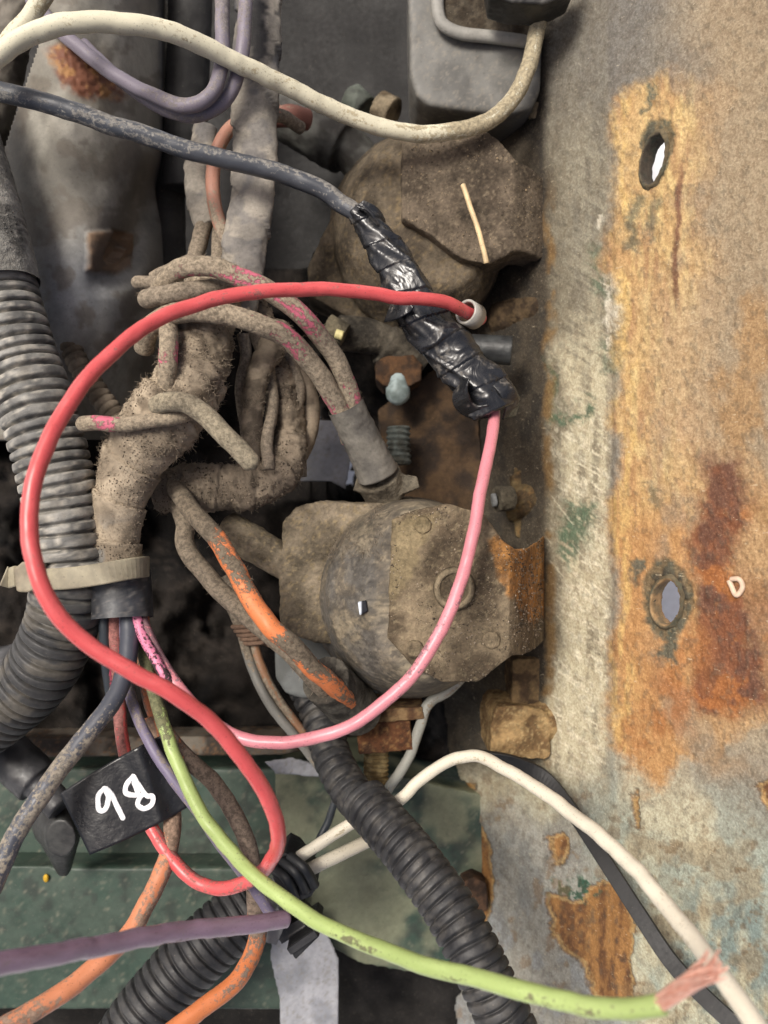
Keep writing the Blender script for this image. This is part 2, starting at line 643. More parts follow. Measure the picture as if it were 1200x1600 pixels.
# shared materials
M_DIRT = grime('caked_dirt', .92, 700, .45, .9, .0009, .55, 0, .2)
M_STEEL = grime('dirty_sheet_metal', .72, 500, .22, .3, .0004, .25, 0, .35)
M_RUST = grime('rusted_steel', .85, 800, .4, .7, .0006, .35, 0, .25, srgb(196, 160, 104))
M_PLAST = grime('dusty_grey_plastic', .6, 500, .18, .2, .0003, .3, 0, .4)
M_TAPE = grime('dusty_cloth_tape', .9, 900, .25, .5, .0004, .35, 0, .2)
M_FUZZ = grime('fluff', .95, 500, .2, .2, .0003, .2, 0, .1)
M_COND = grime('dusty_conduit_plastic', .55, 600, .3, .35, .0004, .3, 0, .45)
M_BLACK = grime('worn_black_plastic', .48, 600, .25, .25, .0003, .15, 0, .5)

# ================================================================== THE SETTING
def grid_sheet(name, xs, ys, zfun, mat, colfun, parent=None, keep=None, disp=None, skirt=2.0, kind=None, holes=()):
    """a pressed metal sheet: a fine grid of surface points with an edge thickness folded back along its rim"""
    gx, gy = np.meshgrid(xs, ys, indexing='ij')
    x, y = gx.ravel().copy(), gy.ravel().copy()
    ok = np.ones(len(x), bool) if keep is None else keep(x, y)
    for (cx, cy, rx, ry, rot) in holes:
        c, s = math.cos(rot), math.sin(rot)
        u = ((x - cx) * c + (y - cy) * s) / rx
        v = (-(x - cx) * s + (y - cy) * c) / ry
        q = np.sqrt(u * u + v * v)
        ok &= q > .93
        near = (q <= 1.12) & (q > .93)
        x = np.where(near, cx + ((u / np.maximum(q, 1e-6)) * rx * c - (v / np.maximum(q, 1e-6)) * ry * s), x)
        y = np.where(near, cy + ((u / np.maximum(q, 1e-6)) * rx * s + (v / np.maximum(q, 1e-6)) * ry * c), y)
    z = zfun(x, y)
    V = W(x, y, z)
    nx, ny = len(xs), len(ys)
    ii = np.arange(nx * ny).reshape(nx, ny)
    Q = np.stack([ii[:-1, :-1], ii[:-1, 1:], ii[1:, 1:], ii[1:, :-1]], -1).reshape(-1, 4)
    Q = Q[ok[Q].all(1)]
    # normals from the grid
    Vg = V.reshape(nx, ny, 3)
    Ng = np.cross(np.gradient(Vg, axis=0), np.gradient(Vg, axis=1)).reshape(-1, 3)
    Ng /= np.linalg.norm(Ng, axis=1)[:, None] + 1e-12
    Ng *= np.sign(Ng[:, 2:3] + 1e-9)
    col = colfun(V, Ng, x, y)
    hgt = 0
    if isinstance(col, tuple):
        col, hgt = col
    if disp is not None:
        hgt = hgt + disp(V, x, y)
    if not np.isscalar(hgt):
        V = V + Ng * hgt[:, None]
    used = np.unique(Q)
    remap = -np.ones(nx * ny, int)
    remap[used] = np.arange(len(used))
    Q = remap[Q]
    V, Ng, col = V[used], Ng[used], col[used]
    # rim edges appear once
    E = np.concatenate([Q[:, [0, 1]], Q[:, [1, 2]], Q[:, [2, 3]], Q[:, [3, 0]]])
    key = np.sort(E, 1)
    kk = key[:, 0].astype(np.int64) * (len(V) + 1) + key[:, 1]
    _, inv, cnt = np.unique(kk, return_inverse=True, return_counts=True)
    rim = E[cnt[inv] == 1]
    rv = np.unique(rim)
    rm = -np.ones(len(V), int)
    rm[rv] = len(V) + np.arange(len(rv))
    V2 = V[rv] - Ng[rv] * skirt
    Fq = np.vstack([Q, np.stack([rim[:, 1], rim[:, 0], rm[rim[:, 0]], rm[rim[:, 1]]], 1)])
    o = mesh_obj(name, np.vstack([V, V2]), Fq, mat, parent, col=np.vstack([col, col[rv] * .8]), kind=kind)
    return o

# ---- the ground below and beside the machine
gm = NT('concrete_ground')
gv = gm.vec('Object')
gn = gm.noise(gv, 9, 6, .6)
gf = gm.noise(gv, 160, 4, .6)
gcol = gm.mix(gm.rng(gn, .3, .7), tuple(srgb(232, 233, 236)), tuple(srgb(242, 243, 246)))
gcol = gm.mix(gm.rng(gf, .3, .7, 0, .3), gcol, tuple(srgb(180, 178, 174)))
GM = gm.done(gcol, .9, gm.bump(gf, .3, .002), 0, .2)
gs = 6000
ground = mesh_obj('ground', [(-gs, -gs, -420), (gs, -gs, -420), (gs, gs, -420), (-gs, gs, -420)], [[0, 1, 2, 3]], GM, smooth=False, kind='structure')

# ---- the rusty side plate on the right
PZX = [560, 720, 845, 960, 1065, 1200, 1440]
PZZ = [-140, -96, -58, -28, -8, 15, 50]
HOLES = [(1021, 249, 17, 41, R(14)), (1041, 941, 23, 36, R(4))]
LEFT_Y = [-120, 60, 200, 470, 760, 1060, 1180, 1212, 1240, 1330, 1420, 1500, 1560, 1700]
LEFT_X = [700, 700, 700, 690, 690, 690, 700, 715, 735, 742, 748, 742, 712, 708]

def plate_z(x, y):
    z = np.interp(x, PZX, PZZ)
    # pressed band between the mounting holes and its shallow step
    band = sstep(955, 963, x + 5 * (fbm(np.stack([y * .02, y * 0, y * 0], 1), 3, 3) - .5)) * (1 - sstep(1056, 1072, x)) * sstep(150, 215, y) * (1 - sstep(1060, 1140, y))
    z = z + band * 1.0
    z = z + 3.0 * np.exp(-((x - 1000) / 240) ** 2) * np.sin(y / 1600 * 3.1) 
    return z

def pnoise(x, y, sx, sy, oct=4, seed=0):
    return fbm(np.stack([x * sx, y * sy, x * 0 + seed * 1.7], 1), oct, seed)

def plate_paint(V, Nm, x, y):
    n = len(x)
    wx = x + (pnoise(x, y, .02, .02, 4, 1) - .5) * 60 + (pnoise(x, y, .11, .11, 3, 2) - .5) * 18 + (pnoise(x, y, .37, .37, 2, 5) - .5) * 10
    wy = y + (pnoise(x, y, .02, .02, 4, 3) - .5) * 60 + (pnoise(x, y, .11, .11, 3, 4) - .5) * 18 + (pnoise(x, y, .37, .37, 2, 6) - .5) * 10
    def S(r, g, b):
        return np.tile(srgb(r, g, b), (n, 1))
    def M(poly, f, dx=wx, dy=wy):
        return 1 - sstep(-f, f, poly_sdf(poly, dx, dy))
    h = np.zeros(n)
    n1 = pnoise(x, y, .012, .008, 5, 11)
    n2 = pnoise(x, y, .05, .03, 5, 12)
    n3 = pnoise(x, y, .16, .10, 4, 13)
    nstreak = pnoise(x, y, .10, .015, 4, 14)
    nscr = pnoise(x * .85 + y * .5, y * .85 - x * .5, .02, .22, 4, 15)
    # old grey-beige paint
    c = lerp(S(162, 152, 134), S(134, 128, 119), sstep(.35, .65, n1))
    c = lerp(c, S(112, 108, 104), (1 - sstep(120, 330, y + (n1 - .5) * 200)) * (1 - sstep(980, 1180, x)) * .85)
    c = lerp(c, S(158, 138, 112), sstep(1010, 1150, wx) * (1 - sstep(1050, 1250, y)) * .8)
    # lower right: washed-out bluish green paint
    lo = sstep(1130, 1330, wy + (x - 1000) * -.25)
    c = lerp(c, lerp(S(190, 184, 160), S(160, 166, 154), sstep(.4, .6, n1)), lo)
    c = lerp(c, S(128, 142, 138), sstep(1300, 1460, wy) * sstep(1010, 1100, wx) * sstep(.3, .6, n2))
    c = lerp(c, S(150, 132, 104), lo * sstep(.57, .66, pnoise(x, y, .018, .018, 4, 21)) * .6)
    # grey paint, lower left
    c = lerp(c, lerp(S(150, 148, 142), S(128, 128, 126), sstep(.35, .65, n2)), sstep(1225, 1300, wy) * (1 - sstep(880, 985, wx)) * .95)
    c = lerp(c, S(138, 140, 142), sstep(1390, 1460, wy) * (1 - sstep(985, 1010, wx)) * sstep(.5, .6, n2) * .8)
    # scraped strip along the left edge
    strip = (1 - sstep(944, 956, wx * .25 + x * .75)) * (1 - sstep(1150, 1280, wy))
    sc = lerp(S(200, 190, 164), S(146, 137, 118), sstep(.42, .62, nstreak * .5 + nscr * .5))
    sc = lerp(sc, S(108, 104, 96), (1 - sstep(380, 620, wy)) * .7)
    sc = lerp(sc, S(228, 218, 194), sstep(.49, .60, nscr * .6 + n3 * .4) * sstep(560, 700, y) * .9)
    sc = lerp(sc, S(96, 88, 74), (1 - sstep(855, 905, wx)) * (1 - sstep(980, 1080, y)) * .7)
    c = lerp(c, sc, strip * (1 - (1 - sstep(60, 300, y)) * .7))
    g1 = np.maximum.reduce([M([(880, 790), (930, 800), (925, 850), (895, 900), (876, 860)], 14), M([(846, 545), (866, 560), (870, 640), (930, 620), (928, 645), (862, 660)], 7),
                            M([(935, 520), (966, 500), (968, 580), (940, 590)], 10) * .6, M([(925, 395), (955, 400), (950, 470), (920, 470)], 14) * .7])
    c = lerp(c, S(74, 100, 78), g1 * sstep(.36, .52, n3 * .5 + nscr * .5) * .9)
    wh = np.maximum.reduce([M([(938, 440), (956, 425), (962, 500), (950, 560), (938, 520)], 5) * sstep(.48, .56, n3), M([(938, 460), (954, 478), (946, 512), (934, 500)], 4), M([(936, 335), (950, 340), (946, 362), (934, 356)], 4)])
    c = lerp(c, S(206, 198, 182), wh)
    h += wh * .25
    # scratches
    scr = sstep(.69, .74, pnoise(x * .6 + y * .8, y * .6 - x * .8, .012, .33, 3, 25)) * strip * sstep(560, 760, y)
    c = lerp(c, S(205, 198, 176), scr * .7)
    # rust field
    rustp = [(962, 150), (1010, 120), (1110, 118), (1135, 160), (1110, 330), (1130, 420), (1120, 560), (1110, 690), (1170, 700), (1215, 760), (1230, 1090), (1160, 1150), (1080, 1180), (1030, 1240), (985, 1210), (962, 1160), (958, 900), (964, 640), (958, 470), (940, 420), (962, 360)]
    rm = np.minimum(M(rustp, 15), 1 - sstep(1050, 1150, wx) * (1 - sstep(660, 760, wy)) * .8) * (1 - .55 * sstep(.52, .66, n1) * sstep(1000, 1050, wx))
    ru = lerp(S(196, 164, 114), S(184, 142, 94), sstep(.4, .62, n1 * .5 + n2 * .5))
    ru = lerp(ru, S(214, 186, 130), sstep(.48, .64, nstreak * .5 + n2 * .5) * (1 - sstep(700, 900, y)))
    ru = lerp(ru, S(158, 112, 78), sstep(.54, .70, pnoise(x, y, .06, .012, 4, 31)) * .7)
    ru = lerp(ru, S(178, 120, 62), sstep(740, 860, wy) * (1 - sstep(1060, 1100, wx)) * .75)
    ru = lerp(ru, S(166, 130, 96), sstep(1075, 1120, wx) * .75)
    ru = lerp(ru, S(170, 146, 118), sstep(420, 500, wy) * (1 - sstep(660, 780, wy)) * sstep(985, 1040, wx) * .75)
    ru = lerp(ru, S(216, 180, 110), (1 - sstep(4, 20, np.abs(wx - 972))) * sstep(.4, .55, nstreak) * .7)
    ru = lerp(ru, S(182, 154, 116), np.full(n, .30))
    c = lerp(c, ru, rm)
    h += rm * ((n3 - .5) * .8 + (n2 - .5) * .7 - .2)
    # broad faint rust bleed to the right
    c = lerp(c, S(170, 130, 82), sstep(.5, .62, n1) * sstep(1085, 1120, wx) * (1 - sstep(1150, 1250, wy)) * sstep(330, 500, wy) * .6)
    # dark red rust
    dr = np.maximum.reduce([M([(1098, 722), (1150, 712), (1168, 745), (1160, 830), (1152, 900), (1185, 960), (1200, 1080), (1140, 1130), (1080, 1085), (1092, 985), (1088, 860)], 17), .55 * M([(1100, 900), (1260, 900), (1260, 1100), (1100, 1080)], 40)])
    drc = lerp(S(122, 70, 44), S(96, 58, 46), sstep(.4, .6, n2))
    drc = lerp(drc, S(160, 96, 44), sstep(.55, .66, pnoise(x, y, .03, .03, 4, 41)) * .8)
    c = lerp(c, drc, dr * .92)
    h += dr * .35
    o2 = M([(1040, 1010), (1110, 960), (1120, 1080), (1060, 1150), (985, 1190), (975, 1130)], 24)
    c = lerp(c, S(160, 102, 56), o2 * .75 * sstep(.3, .6, n2))
    dl = (1 - sstep(2, 7, np.abs(wx * .4 + x * .6 - 1064 - 6 * np.sin(y / 90)))) * sstep(235, 300, y) * (1 - sstep(440, 520, y))
    c = lerp(c, S(104, 64, 48), dl * .85)
    # bare dark metal and green primer round the holes
    for (cx, cy, rx, ry, rot), sc_ in zip(HOLES, ((1.55, 1.5), (1.8, 1.75))):
        cc, ss = math.cos(rot), math.sin(rot)
        u = ((wx * .45 + x * .55 - cx - 1) * cc + (wy * .45 + y * .55 - cy) * ss) / (rx * sc_[0])
        v = (-(wx * .45 + x * .55 - cx - 1) * ss + (wy * .45 + y * .55 - cy + 6) * cc) / (ry * sc_[1])
        q = np.sqrt(u * u + v * v)
        m = 1 - sstep(.86, 1.02, q)
        c = lerp(c, lerp(S(104, 92, 70), S(66, 74, 64), sstep(.48, .62, n3)), m * .9)
        h -= m * .35
        c = lerp(c, S(44, 40, 36), (1 - sstep(.58, .76, q)) * sstep(.35, .5, n3) * .8)
    gp = np.maximum.reduce([M([(1022, 985), (1038, 980), (1046, 1010), (1052, 1024), (1024, 1020)], 6), M([(988, 320), (1005, 318), (1000, 395), (984, 390)], 7) * .8, M([(1016, 320), (1036, 316), (1028, 375), (1014, 380)], 6) * .7, M([(1006, 130), (1016, 130), (1016, 180), (1008, 180)], 5), M([(985, 890), (1005, 880), (1000, 920), (988, 915)], 6), M([(1012, 770), (1030, 765), (1024, 800), (1014, 802)], 5) * .6])
    c = lerp(c, S(66, 80, 74), gp * .85)
    h -= gp * .25
    # flaked patches in the lower grey paint: bare brown steel below a raised lip of paint
    for poly in ([(866, 1398), (900, 1402), (925, 1378), (962, 1372), (984, 1440), (990, 1500), (998, 1565), (950, 1575), (925, 1560), (912, 1512), (880, 1492), (862, 1450)],
                 [(700, 1215), (742, 1222), (738, 1270), (752, 1300), (762, 1330), (770, 1400), (752, 1470), (700, 1490)],
                 [(858, 1298), (886, 1290), (896, 1312), (880, 1345), (862, 1350)], [(985, 1240), (1000, 1235), (1010, 1290), (998, 1290)], [(1180, 1225), (1240, 1215), (1240, 1260), (1200, 1260)]):
        sd_ = poly_sdf(poly, wx * .6 + x * .4, wy * .6 + y * .4)
        m = 1 - sstep(-2, 1.5, sd_)
        fc = lerp(S(156, 112, 64), S(104, 68, 38), sstep(.36, .62, nstreak * .6 + n3 * .4))
        c = lerp(c, fc, m)
        c = lerp(c, S(196, 170, 120), (1 - sstep(0, 4, np.abs(sd_ + 4))) * m * .6)
        c = lerp(c, S(70, 62, 54), (1 - sstep(0, 1.6, np.abs(sd_ - .5))) * .7)
        h += -m * .45 + (1 - sstep(0, 9, np.abs(sd_ - 6))) * .25
    gf_ = M([(868, 1375), (925, 1362), (930, 1398), (880, 1402)], 8) * sstep(.5, .56, n3)
    c = lerp(c, S(46, 88, 70), gf_)
    c = lerp(c, S(120, 92, 60), sstep(.64, .7, pnoise(x, y, .05, .05, 4, 51)) * lo * .5)
    c = lerp(c, S(84, 78, 68), sstep(.62, .7, n3) * .35)
    # oily dirt on the deep inner sheet, its colour darkened for the gap's shade
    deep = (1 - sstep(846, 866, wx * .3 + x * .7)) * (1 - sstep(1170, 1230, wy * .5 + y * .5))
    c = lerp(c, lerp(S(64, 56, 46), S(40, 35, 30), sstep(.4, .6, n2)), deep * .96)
    c = lerp(c, S(128, 98, 56), (1 - sstep(3, 13, np.abs(wx * .35 + x * .65 - 858))) * (1 - sstep(1170, 1230, y)) * sstep(250, 400, y) * sstep(.38, .55, n2) * .8)
    h += (n3 - .5) * .25 + (nscr - .5) * .15
    return np.clip(c * np.array([1.03, 1.06, 1.03]) + .005, 0, 1), h

s = NT('rusty_painted_plate')
v = s.vec('Object', (1, .75, .9))
na = s.noise(v, 330, 8, .72)
nb = s.noise(v, 1500, 5, .7)
mp = s.t.nodes.new('ShaderNodeMapping')
s.t.links.new(s.tc.outputs['Object'], mp.inputs[0])
mp.inputs['Rotation'].default_value = (0, 0, R(62))
mp.inputs['Scale'].default_value = (1, 14, 6)
ns = s.noise(mp.outputs[0], 70, 4, .6)
nd = s.noise(v, 900, 3, .6, .6)
c = s.attr('Col')
c = s.mix(s.rng(na, .38, .60, .4, 0), c, s.mix(1.0, c, tuple(srgb(188, 172, 158)), 'MULTIPLY'))
c = s.mix(s.rng(nb, .38, .6, .4, 0), c, s.mix(1.0, c, tuple(srgb(168, 150, 138)), 'MULTIPLY'))
c = s.mix(s.rng(nb, .52, .68, 0, .35), c, s.mix(1.0, c, tuple(srgb(120, 108, 90)), 'SCREEN'))
c = s.mix(s.rng(nd, .70, .74, 0, .4), c, tuple(srgb(222, 206, 176)))
c = s.mix(s.rng(nd, .31, .27, 0, .5), c, tuple(srgb(52, 38, 28)))
c = s.mix(s.rng(ns, .67, .70, 0, .4), c, tuple(srgb(206, 192, 164)))
hh = s.math('ADD', s.math('MULTIPLY', na, 1.0), s.math('ADD', s.math('MULTIPLY', nb, .45), s.math('ADD', s.math('MULTIPLY', nd, .35), s.math('MULTIPLY', ns, .3))))
M_PLATE = s.done(c, s.rng(nb, .3, .7, .62, .9), s.bump(hh, .7, .001), 0, .35)
plate = thing('side_plate', 'rusty tan and grey steel side plate with two round holes', 'metal plate', (1000, 800, -20))
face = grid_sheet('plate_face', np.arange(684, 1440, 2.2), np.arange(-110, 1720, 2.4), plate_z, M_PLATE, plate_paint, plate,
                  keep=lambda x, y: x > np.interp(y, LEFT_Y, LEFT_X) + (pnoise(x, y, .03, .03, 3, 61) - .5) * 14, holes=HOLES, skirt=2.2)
def hole_rim(h, k):
    cx, cy, rx, ry, rot = h
    a = np.linspace(0, 2 * math.pi, 64, endpoint=False)
    ex = cx + rx * np.cos(a) * math.cos(rot) - ry * np.sin(a) * math.sin(rot)
    ey = cy + rx * np.cos(a) * math.sin(rot) + ry * np.sin(a) * math.cos(rot)
    P = W(ex, ey, plate_z(ex, ey))
    c = P.mean(0)
    nrm = np.cross(P[16] - c, P[0] - c)
    nrm /= np.linalg.norm(nrm)
    nrm *= np.sign(nrm[2])
    rings = []
    for f, dz in ((1.20, -.3), (1.13, .5), (1.05, .75), (.98, .5), (.95, 0), (.95, -1.6), (.97, -3.4), (.96, -5.4), (1.0, -6.4), (1.15, -6.5)):
        rings.append(c + (P - c) * f + nrm * dz + nrm * ((fbm(P * .6 + k * 9, 3, k) - .5) * .9)[:, None] + (P - c) * ((fbm(P * .9 + k * 5 + dz, 3, k + 3) - .5) * .16)[:, None])
    V = np.vstack(rings)
    m = len(a)
    Fq = []
    for i in range(len(rings) - 1):
        for j in range(m):
            Fq.append([i * m + j, i * m + (j + 1) % m, (i + 1) * m + (j + 1) % m, (i + 1) * m + j])
    c1 = np.tile(srgb(*((78, 70, 60) if k == 0 else (150, 122, 88))), (len(V), 1))
    c1[:3 * m] = srgb(92, 82, 64)
    c1 = lerp(c1, np.tile(srgb(62, 72, 64), (len(V), 1)), sstep(.55, .65, fbm(V * .35, 3, k + 4)) * .5)
    return mesh_obj('hole_rim', V, Fq, M_RUST, face, col=c1)
hole_rim(HOLES[0], 0)
hole_rim(HOLES[1], 1)
# rusted lugs and flange bits that stand on the plate's inner edge
lugc = mottle(srgb(150, 124, 86), srgb(110, 86, 58), .22, .4, .6, 4, third=srgb(176, 154, 112))
Body().prism([(768, 1118), (778, 1104), (808, 1102), (856, 1112), (862, 1180), (850, 1188), (800, 1184), (766, 1186)], -82, -50, 1.0).rod((790, 1140, -62), (880, 1120, -58), 9).build('lug', M_RUST, plate, .5, lugc, 1.0, .16, seed=3, smooth_it=9)
Body().prism([(800, 1030), (846, 1028), (868, 1036), (866, 1150), (828, 1130), (800, 1096)], -88, -57, 1.0).build('lug', M_RUST, plate, .5, mottle(srgb(116, 96, 68), srgb(78, 62, 46), .3, .4, .6, 8), .9, .2, seed=5, smooth_it=8)
Body().prism([(800, 745), (820, 730), (860, 732), (872, 852), (840, 856), (806, 838)], -95, -66, 1.1).rod((790, 790, -68), (850, 776, -64), 6.5).rod((812, 742, -72), (868, 744, -62), 5.0).build('lug', M_RUST, plate, .5, mottle(srgb(110, 94, 66), srgb(76, 62, 44), .3, .4, .6, 9, third=srgb(130, 100, 60)), .7, .2, seed=6, smooth_it=8)
Body().rod((782, 500, -84), (862, 480, -62), 8).rod((800, 540, -88), (862, 530, -64), 7).build('lug', M_RUST, plate, .6, mottle(srgb(92, 76, 56), srgb(60, 48, 36), .3, .4, .6, 10), .8, .2, seed=7, smooth_it=8)
# small pale seed husk and scratch on the plate
sx, sy = np.array([1139, 1146, 1151, 1159, 1161, 1158, 1150]), np.array([906, 903, 903, 908, 916, 924, 931])
V, Fq, uv, dv = tube_geo([(a, b, float(plate_z(np.array([a]), np.array([b]))[0]) + 1.0) for a, b in ((1139, 907), (1143, 916), (1150, 930), (1158, 923), (1160, 914), (1154, 905), (1142, 905))], .8, seg=8, step=.4)
tag(mesh_obj('seed_husk', V, Fq, M_FUZZ, col=srgb(206, 182, 160)), 'tiny pale open seed husk stuck on the dark rust right of the lower hole', 'seed husk')

# ---- dark engine casting deep below; a sheet added to darken the bottom gap
dark1 = mottle(srgb(52, 47, 42), srgb(28, 26, 25), .06, .35, .65, 2, third=srgb(92, 84, 74), tscale=.25)
def floor_z(x, y):
    P = np.stack([x * .012, y * .012, x * 0], 1)
    return -128 + 26 * (fbm(P, 4, 8) - .5) * 2 - 8 * sstep(.55, .6, fbm(P * .7 + 4, 2, 9))
eng = grid_sheet('engine_block', np.arange(-420, 780, 6), np.arange(420, 1190, 6), floor_z, M_DIRT,
                 lambda V, Nm, x, y: mottle(srgb(38, 34, 31), srgb(15, 14, 14), .045, .35, .65, 2, third=srgb(58, 52, 47), tscale=.12)(V, Nm, x, y),
                 keep=lambda x, y: ~((x > 436) & (x < 570) & (y > 640) & (y < 780)), skirt=10)
gap_fill = grid_sheet('gap_fill_sheet', np.arange(-300, 1010, 10), np.arange(1440, 1800, 10), lambda x, y: -150 + 10 * (pnoise(x, y, .01, .01, 3, 15) - .5), M_DIRT,
                  lambda V, Nm, x, y: mottle(srgb(40, 38, 36), srgb(24, 23, 22), .05, .4, .6, 12)(V, Nm, x, y), skirt=10)
tag(gap_fill, 'dark sheet added to fill the gap below the green frame at the bottom edge', 'fill sheet')
tag(eng, 'grimy dark engine casting deep behind the wiring', 'engine block')
back = grid_sheet('firewall', np.arange(-420, 1000, 14), np.arange(-400, 640, 14), lambda x, y: -150 + 8 * (pnoise(x, y, .01, .01, 3, 5) - .5) + 26 * sstep(420, 640, y) * 0, M_STEEL,
                  lambda V, Nm, x, y: lerp(np.tile(srgb(42, 41, 40), (len(x), 1)), np.tile(srgb(30, 29, 28), (len(x), 1)), sstep(.4, .6, pnoise(x, y, .02, .02, 3, 6))), skirt=6)
tag(back, 'plain dark grey sheet of firewall seen between loom and grey box', 'metal panel')

# ---- green painted frame at the bottom
def gpaint(light=0.):
    def f(V, Nm, px, py):
        n = len(V)
        c = lerp(np.tile(srgb(48, 66, 56), (n, 1)), np.tile(srgb(60, 74, 64), (n, 1)), sstep(.4, .6, fbm(V * .06, 4, 3)))
        c = lerp(c, np.tile(srgb(44, 52, 46), (n, 1)), sstep(.52, .66, fbm(V * .16, 4, 5)) * .8)
        c = lerp(c, np.tile(srgb(120, 118, 102), (n, 1)), sstep(.58, .74, fbm(V * .7, 5, 6, .7)) * .5)
        if light:
            c = lerp(c, np.tile(srgb(126, 128, 104), (n, 1)), sstep(.36, .62, fbm(V * .07 + 3, 4, 7)) * light)
        return c
    return f
M_GREEN = grime('old_green_paint', .55, 500, .2, .2, .0003, .3, 0, .45)
fr = thing('frame_rail', 'dark green painted steel frame rail across the bottom', 'frame rail', (250, 1380, -90))
Body().prism([(-260, 1200), (470, 1200), (470, 1352), (-260, 1346)], -125, -92).build('upper_step', M_GREEN, fr, 1.2, gpaint(), .25, .12, seed=2)
Body().prism([(-260, 1352), (480, 1356), (470, 1480), (440, 1580), (-260, 1578)], -128, -78).build('lower_step', M_GREEN, fr, 1.2, gpaint(), .25, .12, seed=3)
gb = thing('frame_bracket', 'worn pale green steel bracket with rounded lower edge under the conduit', 'bracket', (620, 1400, -90))
Body().prism([(430, 1205), (560, 1195), (700, 1230), (800, 1250), (800, 1480), (770, 1515), (640, 1520), (560, 1505), (500, 1470), (430, 1400)], -132, -86).build('bracket_body', M_GREEN, gb, 1.0, gpaint(.75), .3, .15, seed=4)
Body().prism([(722, 1378), (740, 1370), (760, 1380), (764, 1420), (745, 1432), (724, 1420)], -90, -78).build('bolt_head', M_RUST, gb, .6, mottle(srgb(78, 58, 44), srgb(50, 38, 30), .4), .2, .3, seed=4)
rl = thing('ledge', 'narrow grimy grey and tan ledge strip above the green frame rail', 'ledge', (240, 1165, -70))
Body().prism([(-200, 1152), (60, 1153), (440, 1150), (470, 1174), (440, 1180), (60, 1184), (-200, 1184)], -90, -74).build('ledge_strip', M_STEEL, rl, .8, mottle(srgb(112, 104, 92), srgb(60, 52, 44), .12, .4, .6, 6, third=srgb(126, 92, 60)), .4, .25, seed=8)

# ---- pale scraps seen through the gaps
def scrap(poly, z, label, seed):
    o = Body().prism(poly, z - 1.2, z).build('pale_sheet', M_PLAST, None, .8, mottle(srgb(152, 153, 158), srgb(130, 132, 138), .08, .4, .6, seed, third=srgb(128, 125, 120)), .2, .1, seed=seed, smooth_it=1)
    tag(o, label, 'sheet')
scrap([(424, 1440), (500, 1430), (530, 1500), (528, 1640), (440, 1640), (436, 1560), (422, 1500)], -74, 'pale grey sheet hanging below the black clip at the bottom edge', 1)
scrap([(440, 650), (560, 660), (540, 765), (515, 752), (430, 752)], -84, 'pale grey sheet scrap in the dark gap left of the rubber boot', 2)
scrap([(412, 1190), (455, 1183), (500, 1196), (500, 1215), (430, 1210)], -70, 'small pale grey sliver on the ledge beside the thin twin wires', 3)

# ================================================================== BACKGROUND PARTS
def kc(r, g, b, r2=None, g2=None, b2=None, sc=.2, seed=0, third=None):
    a = srgb(r, g, b)
    return mottle(a, srgb(r2, g2, b2) if r2 is not None else a * .55, sc, .38, .62, seed, third=third)

# grey duct on the upper left
def duct_z(x, y):
    t = -112 + 86 * np.sqrt(np.clip(1 - ((x - 95) / 168) ** 2, .0, 1))
    hol = np.exp(-(((x - 225 + (y - 330) * .45) / 34) ** 2)) * sstep(230, 300, y) * (1 - sstep(400, 470, y))
    t = t - 16 * hol
    t = t - 20 * sstep(470, 640, y) * sstep(0, 240, x)
    return t + 4 * (pnoise(x, y, .012, .008, 3, 71) - .5)
def duct_col(V, Nm, x, y):
    n = len(x)
    c = lerp(np.tile(srgb(150, 146, 136), (n, 1)), np.tile(srgb(120, 116, 107), (n, 1)), sstep(.38, .62, pnoise(x, y, .016, .01, 5, 72)))
    c = lerp(c, np.tile(srgb(128, 131, 136), (n, 1)), np.exp(-(((x - 130) / 90) ** 2 + ((y - 450) / 90) ** 2)) * .8)
    c = lerp(c, np.tile(srgb(98, 90, 80), (n, 1)), sstep(.52, .64, pnoise(x, y, .03, .03, 4, 74)) * .6)
    wx = x + (pnoise(x, y, .05, .05, 3, 75) - .5) * 40
    wy = y + (pnoise(x, y, .05, .05, 3, 76) - .5) * 40
    m = 1 - sstep(-10, 10, poly_sdf([(75, 75), (120, 60), (195, 130), (190, 160), (130, 155), (85, 115)], wx, wy))
    c = lerp(c, lerp(np.tile(srgb(110, 70, 52), (n, 1)), np.tile(srgb(150, 110, 70), (n, 1)), sstep(.4, .62, pnoise(x, y, .08, .08, 3, 77))), m)
    m2 = 1 - sstep(-3, 3, poly_sdf([(136, 366), (170, 358), (206, 366), (204, 420), (178, 430), (134, 422)], x * .8 + wx * .2, y * .8 + wy * .2))
    c = lerp(c, lerp(np.tile(srgb(122, 98, 76), (n, 1)), np.tile(srgb(98, 82, 68), (n, 1)), sstep(.4, .6, pnoise(x, y, .06, .06, 3, 79))), m2 * .9)
    return c, m2 * 1.6 + m * (pnoise(x, y, .15, .15, 4, 78) - .5) * 1.6
dt = thing('duct', 'large grey metal duct with a rust patch at the upper left', 'duct', (120, 300, -60))
grid_sheet('duct_shell', np.arange(-140, 264, 2.5), np.arange(-90, 690, 3), duct_z, M_STEEL, duct_col, dt, keep=lambda x, y: (x > 62 - np.clip(y - 60, 0, 170) * .33) | (y > 300), skirt=6)
tag(Body().rod((70, -60, -50), (8, 70, -52), 8).rod((8, 70, -52), (-40, 260, -58), 9).build('bracket_arm', M_STEEL, None, .8, kc(112, 106, 96, 66, 60, 54, .15, 4), .5, .2), 'dusty grey bracket arm in the top left corner behind the cream cables', 'bracket')
